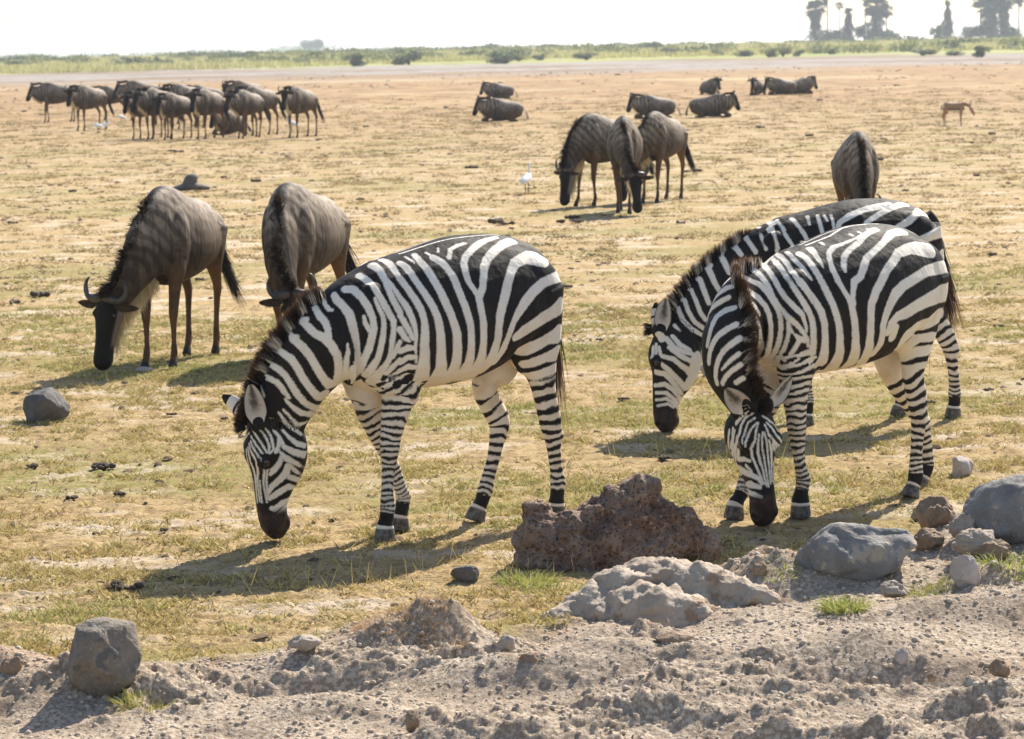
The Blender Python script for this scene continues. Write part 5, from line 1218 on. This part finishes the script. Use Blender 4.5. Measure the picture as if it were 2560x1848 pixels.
def mat_wilde():
    t = NT('wildebeest_coat'); p = t.pos(); n1 = t.noise(p, 6, 4, .6); fine = t.noise(p, 330, 2, .6)
    strk = t.noise(p, 1.0, 4, .6, vscale=(26, 26, 4.5)); mott = t.noise(p, 1.0, 3, .6, vscale=(9, 9, 5))
    c = t.mix(t.ss(strk, .34, .66), (.042, .029, .020), (.092, .066, .046)); c = t.mix(t.ss(mott, .50, .72), c, (.12, .088, .062))
    up = t.math('MULTIPLY', t.attr('sunlit_top'), t.ss(strk, .25, .6)); c = t.mix(up, c, t.mix(t.ss(n1, .3, .7), (.22, .170, .125), (.40, .325, .25)))  # pale tan for the sunlit upper back, put into the coat colour
    c = t.mix(t.math('MULTIPLY', t.attr('stripe'), .68, clamp=True), c, (.016, .011, .009))
    c = t.mix(t.attr('low'), c, t.mix(t.ss(n1, .35, .65), (.135, .070, .032), (.080, .044, .023)))
    c = t.mix(t.attr('cheek'), c, (.19, .155, .125))
    c = t.mix(t.attr('face'), c, (.007, .006, .006)); c = t.mix(t.attr('crest'), c, (.010, .008, .007)); c = t.mix(t.attr('hoof'), c, (.030, .028, .027))
    c = t.mix(t.math('MULTIPLY', t.math('SUBTRACT', fine, .35), .25, clamp=True), c, t.mix(.5, c, (.30, .23, .17)))
    t.set(Base_Color=c, Roughness=.62, Specular_IOR_Level=.12)
    t.set(Normal=t.bump(t.math('ADD', t.math('MULTIPLY', fine, .4), t.math('ADD', strk, mott)), .45, .010))
    return t.m
M_WILDE = mat_wilde()
M_WHAIR = mat_hair('wildebeest_dark_hair', (.013, .010, .009), (.34, .27, .20), (.085, .05, .028))  # tips kept a lighter brown to imitate rim light on the black hair
M_BEARD = mat_hair('wildebeest_beard_hair', (.55, .45, .28), (.85, .74, .50), (.90, .78, .52), .6)
M_HORN = mat_plain('horn', (.030, .026, .024), .42, .4, (.085, .072, .064), 18)
WPROTO = {}
def wilde(key, loc, yaw, label, group, **kw):
    if key not in WPROTO:
        g = build_wilde(**kw); em = bpy.data.meshes.get('wild_eye') or sphere_mesh('wild_eye', .017, 8)
        root = empty('wildebeest', (0, 0, 0)); root['category'] = 'wildebeest'
        link('body', g['body'], M_WILDE, root); [link('horn', h_, M_HORN, root) for h_ in g['horn']]
        link('mane', g['mane'], M_WHAIR, root, False); link('beard', g['beard'], M_BEARD, root, False); link('tail', g['tail'], M_WHAIR, root, False)
        for e in g['eyes']: q = link('eye', em, M_EYE, root); q.location = e
        WPROTO[key] = root; o = root
    else:
        src = WPROTO[key]; o = src.copy(); COL.objects.link(o)
        for ch in src.children:
            c = ch.copy(); COL.objects.link(c); c.parent = o
    o.location = (loc[0], loc[1], ground_z(loc[0], loc[1])); o.rotation_euler = (0, 0, yaw)
    if group == G2: k_ = RNG.uniform(.93, 1.07); o.scale = (k_, k_, k_)
    tag(o, label, 'wildebeest', group)
    return o
G1, G2, G3 = 'wildebeest grazing on the open plain', 'wildebeest herd standing on the far plain', 'wildebeest lying on the far plain'
wilde('w1', (-2.37, 18.67), R_(180 + 77), 'brown wildebeest on the far left grazing, black face and both horns in view', G1, kind='graze', bend=-.27, swing=(.02, .16, -.02, .10), voxel=.0085)
wilde('w2', (-1.49, 18.9), R_(180 + 75), 'wildebeest grazing behind the left zebra, its head hidden by the zebra neck', G1, kind='graze', bend=.18, swing=(.10, -.06, -.05, .08), voxel=.0085)
wilde('w3', (1.40, 36.5), R_(180 + 43), 'left wildebeest of the grazing trio, seen from the side with pale beard', G1, kind='graze', bend=0, swing=(-.06, .14, -.04, .1), voxel=.011)
wilde('w2', (1.56, 34.65), R_(180 + 84), 'middle wildebeest of the grazing trio, facing the viewer with head down', G1)
wilde('w1', (2.22, 37.2), R_(180 + 64), 'right wildebeest of the grazing trio, its head hidden behind the middle one', G1)
wilde('w6', (3.60, 26.95), R_(180 + 88), 'single wildebeest facing the viewer behind the rear zebra', G1, kind='graze', bend=.0, swing=(.08, -.04, .06, -.04), voxel=.011)
def hz(px): return 120 + (1280 - px) * .021
H4 = lambda x, y: (60 + x / 2.835, 160 + y / 2.835)
HERD = [((250, 412), 14, 's1', 'leftmost wildebeest of the far herd, standing side on'), ((480, 470), 55, 's2', 'far wildebeest second from the left, black face turned to the viewer'),
        ((640, 395), 38, 's1', 'far wildebeest third from the left with pale egret behind its hind legs'), ((850, 400), 30, 's3', 'wildebeest at the left back of the bunched herd, low dark head'),
        ((872, 528), 58, 's2', 'front wildebeest at the left end of the bunched herd'), ((965, 533), 62, 's3', 'second front wildebeest from the left of the bunched herd'),
        ((1090, 535), 60, 's2', 'broad front wildebeest in the middle of the bunched herd'), ((1320, 532), 66, 's2', 'front wildebeest of the bunched herd beside the lying one'),
        ((1600, 525), 62, 's3', 'front wildebeest at the right end of the bunched herd'), ((1680, 505), 50, 's2', 'wildebeest with hanging black tail at the right edge of the bunch'),
        ((1590, 400), 40, 's1', 'rearmost wildebeest of the bunch, horns raised above the others'), ((1300, 440), 30, 's3', 'wildebeest half hidden in the back row, dark hump above the middle'),
        ((1010, 430), 30, 's1', 'wildebeest half hidden in the back row, hump near the left end'), ((1160, 460), 45, 's2', 'wildebeest half hidden in the back row behind the broad front one'),
        ((1975, 520), 62, 's2', 'lone wildebeest to the right of the bunched herd, tail swung out')]
KW = dict(s1=dict(kind='stand', turn=0.0, swing=(.05, -.08, .06, -.06), voxel=.016, hair=.4), s2=dict(kind='stand', turn=.25, swing=(-.04, .06, -.08, .04), voxel=.016, hair=.4),
          s3=dict(kind='stand', turn=-.3, swing=(.02, -.02, .1, -.04), voxel=.016, hair=.4))
for (x, y), yw, k, lab in HERD:
    px, py = H4(x, y); p = at(px, py); wilde(k, p, R_(180 + yw), lab, G2, **KW[k])
H5 = lambda x, y: (1160 + x / 2.413, 160 + y / 2.413)
LYING = [((225, 212), 12, 'lying wildebeest directly behind another one, left of the plain centre'), ((245, 350), 8, 'lying wildebeest with pale rump, nearer one of the left pair'),
         ((1165, 328), 14, 'lying wildebeest facing left behind the grazing trio'), ((1475, 323), 168, 'lying wildebeest facing right with pale beard'),
         ((1480, 184), 115, 'lying wildebeest with upright horns behind the one facing right'), ((1770, 188), 70, 'lying wildebeest at the left of the farthest resting group'),
         ((1930, 186), 20, 'lying wildebeest with pale rump in the farthest resting group'), ((2010, 183), 200, 'lying wildebeest at the right end of the farthest resting group')]
for (x, y), yw, lab in LYING:
    p = at(*H5(x, y)); wilde('lie', p, R_(180 + yw), lab, G3, kind='lie', voxel=.016, hair=.4)
p = at(*H4(1470, 500)); wilde('lie', p, R_(180 + 60), 'dark wildebeest lying between the legs of the bunched herd', G3)

# ------------------------------------------------------------------ the meadow belt, bushes, palms and far trees
def on_ground(px, py, Y0=300., Y1=760.):
    for Y in np.linspace(Y0, Y1, 120):
        q = atY(px, py, Y)
        if q[2] <= ground_fn(np.array([q[0]]), np.array([Y]), False)[0][0] + .02: break
    return np.array([q[0], Y, ground_z(q[0], Y)])
M_MEADOW = mat_grass('meadow_grass', (.29, .31, .075), (.43, .39, .12), (.58, .52, .21), .4)
meadow_t = [tuft_mesh('grass_clump', 70, 1.7, .85, .35, .075, 2, .15) for _ in range(4)]
n = 38000; u = RNG.random(n); Y = np.sqrt(360.0 ** 2 + u * (720.0 ** 2 - 360.0 ** 2)); X = RNG.uniform(-.36, .36, n) * Y; q = np.stack([X, Y, 0 * X], 1)
k = (RNG.random(n) < sstep(365, 440, Y + 60 * fbm(q * [.02, .012, 1], 3)) * (.35 + .65 * sstep(-.3, .2, fbm(q * [.06, .03, 1] + 5, 3))))
q = q[k]; q[:, 2] = ground_fn(q[:, 0], q[:, 1])[0]
scatter('meadow_grass', meadow_t, q, RNG.uniform(.6, 1.5, len(q)), M_MEADOW)
M_BUSH = mat_grass('bush_leaves', (.045, .075, .022), (.085, .115, .035), (.14, .16, .06), .25)
M_BUSH2 = mat_grass('pale_bush_leaves', (.13, .17, .045), (.22, .24, .065), (.32, .31, .11), .3)
M_BARK = mat_plain('bark', (.10, .075, .055), .9, .1, (.17, .13, .10), 6)
def leaf_cloud(name, blobs, n, size, flat=.6):
    """leaf-sized faces spread through lumpy volumes"""
    B = np.array(blobs); w = B[:, 3] * B[:, 4] * B[:, 5]; pick = RNG.choice(len(B), n, p=w / w.sum()); d = RNG.normal(size=(n, 3)); d /= np.linalg.norm(d, axis=1)[:, None]
    r = RNG.random(n) ** .42; c = B[pick, :3] + d * r[:, None] * B[pick, 3:6]
    a = RNG.normal(size=(n, 3)) + d * .8; a /= np.linalg.norm(a, axis=1)[:, None]; b = np.cross(a, RNG.normal(size=(n, 3))); b /= np.linalg.norm(b, axis=1)[:, None]
    s = size * RNG.uniform(.6, 1.4, n)[:, None]
    V = np.stack([c - a * s, c + b * s * .5, c + a * s, c - b * s * .5], 1).reshape(-1, 3); F = np.arange(4 * n).reshape(-1, 4)
    me = mesh_np(name, V, F); attr(me, 't', np.repeat(RNG.random(n) * .6, 4)); return me
def stem_mesh(name, tubes):
    b = Body()
    for C, A in tubes: b.tube(C, A, A, 0, lat=(0.3, 1, .1), sub=2)
    me = bpy.data.meshes.new(name); me.from_pydata(np.concatenate(b.V).tolist(), [], b.F); me.update(); return me
bush_p = []
for k in range(4):
    bl = [(RNG.uniform(-.32, .32), RNG.uniform(-.3, .3), RNG.uniform(.12, .62), RNG.uniform(.14, .3), RNG.uniform(.14, .3), RNG.uniform(.14, .3)) for _ in range(9)]
    bush_p.append((leaf_cloud('crown', bl, 1500, .042), stem_mesh('trunk', [([(0, 0, -.1), (.05 * j - .1, .04 * j - .08, .25), (.13 * j - .26, .06 * j - .1, .5)], [.03, .022, .01]) for j in range(5)])))
BUSH = [(80, 305, 100, 30), (505, 300, 50, 20), (705, 298, 40, 44), (742, 302, 70, 40), (840, 287, 90, 30), (1070, 272, 110, 40), (1250, 282, 40, 30), (1340, 288, 70, 25), (1570, 294, 110, 50), (1810, 287, 130, 56), (2160, 232, 120, 40), (2235, 283, 150, 42), (1400, 255, 80, 30), (1480, 252, 40, 22), (1715, 242, 34, 16), (960, 262, 60, 30), (1130, 268, 44, 34)]
BUSH = [(x / 1.772, y / 1.772, w / 1.772, h / 1.772) for x, y, w, h in BUSH] + [(1280 + x / 1.772, y / 1.772, w / 1.772, h / 1.772) for x, y, w, h in [(200, 218, 90, 24), (430, 228, 50, 26), (620, 228, 110, 46), (700, 247, 110, 30), (910, 247, 60, 30), (1030, 252, 80, 32), (1140, 254, 80, 36), (1200, 252, 60, 42), (1270, 250, 50, 28), (1340, 238, 60, 44), (30, 272, 80, 30), (120, 267, 60, 26), (330, 267, 90, 30), (1410, 242, 60, 24), (1820, 247, 120, 26), (1960, 247, 80, 26), (2080, 260, 80, 46), (1930, 220, 50, 42), (870, 205, 60, 16), (160, 225, 110, 26)]]
ORD = 'first second third fourth fifth sixth seventh eighth ninth tenth eleventh twelfth thirteenth fourteenth fifteenth sixteenth seventeenth eighteenth nineteenth twentieth'.split()
BUSH.sort()
_cnt = dict(dark=0, pale=0)
_D = {49, 402, 886, 1021, 1219, 1261, 1629, 1461}
for i, (x, y, w, h) in enumerate(BUSH):
    p = on_ground(x, y); s = p[1] / FPX; root = empty('bush', p, RNG.uniform(0, 6)); cm, tm = bush_p[i % 4]
    dark = any(abs(x - v) < 30 for v in (45, 402, 886, 1021, 1219, 1262, 1462, 1630, 2300, 2454)) or i % 3 == 0
    c = link('crown', cm if dark else cm, None, root, False); tk = link('trunk', tm, None, root)
    if not tm.materials: tm.materials.append(M_BARK)
    if not cm.materials: cm.materials.append(M_BUSH)
    c.material_slots[0].link = 'OBJECT'; c.material_slots[0].material = M_BUSH if dark else M_BUSH2
    root.scale = (w * s * 1.25, w * s * 1.2, h * s * 1.35)
    kd_ = 'dark' if dark else 'pale'; _cnt[kd_] += 1
    tag(root, ORD[_cnt[kd_] - 1] + ' ' + kd_ + ' green meadow bush from the left along the horizon', 'bush', kd_ + ' green bushes in the far meadow')
def scrub():                                             # continuous low scrub between the countable bushes
    bl = []
    for k in range(380):
        Y = RNG.uniform(400, 700); X = RNG.uniform(-.34, .34) * Y; w = RNG.uniform(1.2, 4.5); bl.append((X, Y, ground_z(X, Y) + .7, w, w * .7, RNG.uniform(.5, 1.2)))
    tag(link('meadow_scrub', leaf_cloud('meadow_scrub', bl[:250], 41000, .30), M_BUSH2, None, False), kind='stuff'); tag(link('meadow_scrub', leaf_cloud('meadow_scrub', bl[250:], 23000, .30), M_BUSH, None, False), kind='stuff')
scrub()
# palms
M_PALM = mat_grass('palm_fronds', (.055, .075, .035), (.08, .095, .045), (.12, .12, .06), .2)
M_SKIRT = mat_grass('dead_palm_fronds', (.075, .065, .045), (.10, .085, .06), (.13, .11, .08), .2)
def palm(px, top_py, crown_r, skirt, label, base_py=92, Y=720., trunk=.28, lean=0.0, thin=False):
    p = atY(px, base_py, Y); p[2] = ground_z(p[0], Y); s = Y / FPX; top = atY(px, top_py, Y)[2] - p[2]
    root = empty('palm_tree', p, RNG.uniform(0, 6), label, 'palm tree', 'palm trees on the hazy horizon')
    link('trunk', stem_mesh('trunk', [([(0, 0, -.5), (lean * .3, 0, top * .4), (lean, 0, top)], [trunk * 1.25, trunk, trunk * .8])]), M_BARK, root)
    R = crown_r * s; n = 80 if not thin else 44; rt = np.array([[lean, 0, top]]) + RNG.normal(0, .15, (n, 3)); d = RNG.normal(size=(n, 3)); d[:, 2] = d[:, 2] * .9 + .25; lf = RNG.uniform(.55, 1.15, n)
    fr_ = []
    V = []; F = []
    for i in range(n):                                   # fan leaf: stalk plus spread blades
        dd = nrm(d[i]); st = rt[i] + dd * R * .45 * lf[i]; sd = nrm(np.cross(dd, [0, 0, 1.0])); upv = np.cross(sd, dd)
        for a in np.linspace(-1.15, 1.15, 9):
            q = dd * math.cos(a) + sd * math.sin(a); L = R * .62 * lf[i] * RNG.uniform(.7, 1.15); w = R * .07; e = st + q * L - np.array([0, 0, L * .22]); k = np.cross(q, upv) * w; V += [st, st + q * L * .5 + k, e, st + q * L * .5 - k]; F.append([len(V) - 4, len(V) - 3, len(V) - 2, len(V) - 1])
        k = sd * R * .018; V += [rt[i] - k, rt[i] + k, st + k, st - k]; F.append([len(V) - 4, len(V) - 3, len(V) - 2, len(V) - 1])
    me = mesh_np('crown', np.array(V), np.array(F)); attr(me, 't', np.zeros(len(V))); link('crown', me, M_PALM, root, False)
    if skirt:
        w, z0, z1 = skirt; n = 900; z = RNG.uniform(z0, z1, n) * top; a0_ = RNG.uniform(0, 9); a = RNG.uniform(0, 6.28, n); rr = w * s * .5 * np.sin(np.pi * np.clip((z / top - z0) / (z1 - z0) * .8 + .15, 0, 1)) * RNG.uniform(.3, 1, n) * (.8 + .35 * np.sin(z * 2.3 + a0_) * np.cos(a * 2))
        link('skirt', strands('skirt', np.stack([lean * z / top + rr * np.cos(a), rr * np.sin(a), z], 1), np.stack([np.cos(a) * .35, np.sin(a) * .35, -np.ones(n)], 1), RNG.uniform(.8, 1.8, n), .22, .0, {}, seg=2), M_SKIRT, root, False)
Zx = lambda x: 1280 + x / 1.772
palm(Zx(1345), 22, 30, (34, .45, .95), 'leftmost palm of the hazy grove, drooping crown on a bare stem')
palm(Zx(1398), -4, 22, None, 'tall thin palm second from the left in the grove', thin=True, trunk=.2)
palm(Zx(1452), 14, 14, None, 'slender palm with a tiny crown in the grove', thin=True, trunk=.16)
palm(Zx(1490), 30, 14, (34, .05, .95), 'short palm wrapped in dead fronds beside the slender one')
palm(Zx(1560), 2, 16, None, 'slender leaning palm left of the stout one', thin=True, trunk=.16, lean=.6)
palm(Zx(1615), 14, 36, (42, .25, .95), 'stout palm with a broad ragged crown in the middle of the grove')
palm(Zx(1660), 26, 22, None, 'palm with drooping leaves right of the stout one', thin=True, trunk=.2)
palm(Zx(1930), 8, 10, (30, .05, .97), 'lone column palm wrapped in dead fronds', trunk=.3)
palm(Zx(2075), 4, 26, None, 'palm at the left of the right hand group', thin=True, trunk=.22)
palm(Zx(2115), 16, 40, (48, .15, .95), 'stout palm with the widest crown in the right hand group')
palm(Zx(2180), 6, 30, (30, .3, .9), 'palm with hanging fronds at the right of the group')
palm(Zx(2245), -2, 20, None, 'palm with its crown cut by the upper right corner', thin=True, trunk=.2)
for i, (x, y, w, h, lab) in enumerate([(1390, 168, 170, 40, 'hazy bush under the leftmost palms'), (1565, 166, 90, 66, 'tall hazy bush beside the stout palm'), (1680, 170, 140, 40, 'hazy bush right of the stout palm'), (1885, 166, 80, 46, 'hazy bush at the foot of the column palm'), (2030, 164, 80, 40, 'hazy bush left of the right hand palms'), (2150, 166, 220, 58, 'wide hazy thicket under the right hand palms')]):
    p = atY(Zx(x), y / 1.772, 715.); p[2] = ground_z(p[0], 715.); s = 715 / FPX / 1.772; root = empty('bush', p, 0, lab, 'bush'); cm, tm = bush_p[(i + 1) % 4]
    c = link('crown', cm, None, root, False); link('trunk', tm, None, root); root.scale = (w * s * 1.1, w * s, (h * s + 1.6) * 1.3)
# far wood and one far tree, washed out by the air
def far_wood():
    bl = []
    for x in np.concatenate([RNG.uniform(-20, 820, 60), RNG.uniform(820, 1500, 26)]):
        hpx = RNG.uniform(4, 13) * (1.0 if x < 700 else .7) + (10 if 700 < x < 900 else 0); Y = RNG.uniform(1900, 2500); p = atY(x, 150, Y); g = ground_z(p[0], Y); h = (hz0(x) + hpx - 2.0) * 0 + hpx * Y / FPX + 7.0; w = RNG.uniform(8, 22); bl.append((p[0], Y, g + h * .5, w, w * .6, h * .55))
    o = link('distant_wood', leaf_cloud('distant_wood', bl, 16000, 1.3), M_BUSH2, None, False); tag(o, kind='stuff')
def hz0(x): return 0
far_wood()
p = atY(780, 122, 1500.); g = ground_z(p[0], 1500.); root = empty('tree', (p[0], 1500., g), 0, 'pale hazy tree standing above the far wood left of centre', 'tree')
link('crown', leaf_cloud('crown', [(RNG.uniform(-5, 5), RNG.uniform(-3, 3), RNG.uniform(9, 12.5), RNG.uniform(2, 4.5), 3, RNG.uniform(1.5, 2.8)) for _ in range(10)], 2600, .45), M_BUSH, root, False)
link('trunk', stem_mesh('trunk', [([(0, 0, -1), (.2, 0, 4), (-.3, 0, 9)], [.5, .38, .25]), ([(.1, 0, 4.5), (1.8, .3, 7.5), (3.5, .5, 10)], [.3, .2, .12]), ([(.1, 0, 5), (-1.8, -.3, 8), (-3.2, -.2, 10)], [.28, .2, .12])]), M_BARK, root)

# ------------------------------------------------------------------ birds and the gazelle
M_WHITE = mat_plain('white_feathers', (.80, .79, .76), .6, .2)
M_BILL = mat_plain('yellow_bill', (.62, .38, .06), .4, .4)
M_SHANK = mat_plain('bird_leg', (.10, .085, .05), .5, .3)
def egret(px, py, yaw, label, size=1.0, detail=True, up=True):
    b = Body()
    b.tube([(-.19, 0, .15), (-.11, 0, .185), (0, 0, .21), (.07, 0, .235), (.10, 0, .255)], [.012, .042, .062, .05, .03], [.02, .05, .06, .05, .03], 0, sub=3)
    nk = [(.08, 0, .235), (.125, 0, .275), (.105, 0, .33), (.10, 0, .375), (.125, 0, .405), (.155, 0, .40)] if up else [(.08, 0, .225), (.14, 0, .24), (.19, 0, .20), (.22, 0, .15), (.245, 0, .12), (.26, 0, .10)]
    b.tube(nk, [.035, .022, .017, .017, .024, .012], [.035, .022, .017, .017, .021, .011], 0, sub=3)
    me, P, _, _ = b.fuse(.007, 3); q = at(px, py); root = empty('egret', (q[0], q[1], ground_z(q[0], q[1])), yaw, label, 'egret'); link('body', me, M_WHITE, root)
    e = np.array(nk[-1]); d = nrm(np.array(nk[-1]) - nk[-2]) if not up else np.array([1, 0, -.15]); link('bill', stem_mesh('bill', [([e - d * .01, e + d * .03, e + d * .075], [.010, .007, .001])]), M_BILL, root)
    for s in (1, -1): link('leg', stem_mesh('leg', [([(0, .022 * s, .17), (.012, .022 * s, .09), (0, .022 * s, 0)], [.008, .005, .006]), ([(0, .022 * s, .004), (.05, .03 * s, .003)], [.005, .003])]), M_SHANK, root)
    root.scale = (size,) * 3
egret(1317, 487, R_(70), 'white egret walking away left of the wildebeest trio', 1.12)
egret(245, 333, R_(190), 'white egret feeding in front of the far herd, left of a pair', 1.0, up=False)
egret(262, 331, R_(20), 'white egret with raised neck, right of a pair before the far herd', 1.0)
egret(304, 309, R_(200), 'white egret standing alone behind the second far wildebeest', 1.0)
egret(731, 330, R_(150), 'white egret at the legs of the lone far wildebeest', 1.15)
def gazelle():
    b = Body()
    for pr in ([(-.31, 0, .53), (-.24, 0, .535), (-.08, 0, .515), (.08, 0, .50), (.20, 0, .515), (.28, 0, .54)],): b.tube(pr, [.05, .125, .13, .145, .14, .06], [.04, .10, .12, .125, .10, .06], 0, sub=3)
    b.tube([(.20, 0, .57), (.32, 0, .60), (.42, 0, .54), (.47, 0, .46)], [.085, .055, .042, .038], [.055, .042, .034, .032], 1, sub=3)
    b.tube([(.45, 0, .50), (.50, 0, .42), (.55, 0, .32), (.57, 0, .27)], [.045, .048, .034, .018], [.036, .038, .026, .016], 2, sub=3)
    for x, s, part in ((.18, 1, 3), (.20, -1, 4)): b.tube([(x, .06 * s, .50), (x + .01, .06 * s, .38), (x, .055 * s, .27), (x, .05 * s, .13), (x + .01, .05 * s, .03), (x + .02, .05 * s, 0)], [.06, .038, .026, .018, .018, .02], [.045, .034, .024, .017, .017, .018], part, sub=3)
    for x, s, part in ((-.22, 1, 5), (-.26, -1, 6)): b.tube([(x, .06 * s, .52), (x + .02, .06 * s, .40), (x - .05, .055 * s, .29), (x - .03, .05 * s, .14), (x - .02, .05 * s, .03), (x, .05 * s, 0)], [.10, .065, .03, .019, .018, .02], [.06, .044, .027, .017, .017, .018], part, sub=3)
    me, P, part, sv = b.fuse(.011, 4); t = NT('gazelle_coat'); a = t.attr('tone'); c = t.mix(t.ss(a, .2, .5), (.62, .56, .47), (.34, .20, .105)); c = t.mix(t.ss(a, 1.4, 1.6), c, (.03, .022, .018)); t.set(Base_Color=c, Roughness=.7)
    tone = np.where(part == 0, np.where(P[:, 2] > .485, 1.0, np.where(P[:, 2] > .44, 2.0, 0.0)), np.where(part >= 3, np.where(P[:, 2] > .12, .8, .35), 1.0)); tone = np.where((part == 0) & (P[:, 0] < -.27), 0, tone); tone = np.where((part == 1) & (P[:, 2] < .5), .2, tone)
    attr(me, 'tone', relax_field(me, tone, 2)); q = at(2385, 314); root = empty('gazelle', (q[0], q[1], 0), R_(-12), 'small gazelle with dark flank stripe grazing alone at the far right', 'gazelle'); link('body', me, t.m, root)
    for s in (1, -1):
        link('horn', stem_mesh('horn', [([(.46, .02 * s, .50), (.44, .035 * s, .58), (.47, .05 * s, .68), (.50, .05 * s, .76)], [.014, .012, .009, .002])]), M_HORN, root)
        link('ear', stem_mesh('ear', [([(.44, .03 * s, .49), (.42, .07 * s, .51), (.41, .11 * s, .53)], [.012, .02, .003])]), t.m, root)
    root.scale = (.9, .9, .9); link('tail', stem_mesh('tail', [([(-.32, 0, .57), (-.36, .01, .50), (-.36, .02, .42)], [.014, .012, .006])]), M_WHAIR, root)
gazelle()
# ------------------------------------------------------------------ dusty air
if HAZE > 0:
    x0, x1, y0, y1, z0, z1 = -9000, 9000, -60, 4300, -8.0, 19.0
    V = [(x, y, z) for z in (z0, z1) for y in (y0, y1) for x in (x0, x1)]; F = [[0, 2, 3, 1], [4, 5, 7, 6], [0, 1, 5, 4], [2, 6, 7, 3], [0, 4, 6, 2], [1, 3, 7, 5]]
    hm = bpy.data.materials.new('haze'); hm.use_nodes = True; hn = hm.node_tree.nodes
    for q in list(hn): hn.remove(q)
    ho = hn.new('ShaderNodeOutputMaterial'); hv = hn.new('ShaderNodeVolumePrincipled'); hv.inputs['Color'].default_value = (.86, .93, 1.0, 1); hv.inputs['Density'].default_value = HAZE; hv.inputs['Anisotropy'].default_value = .3
    hm.node_tree.links.new(hv.outputs[0], ho.inputs['Volume']); tag(link('haze', mesh_np('haze', V, np.array(F)), hm, None, False), kind='stuff')
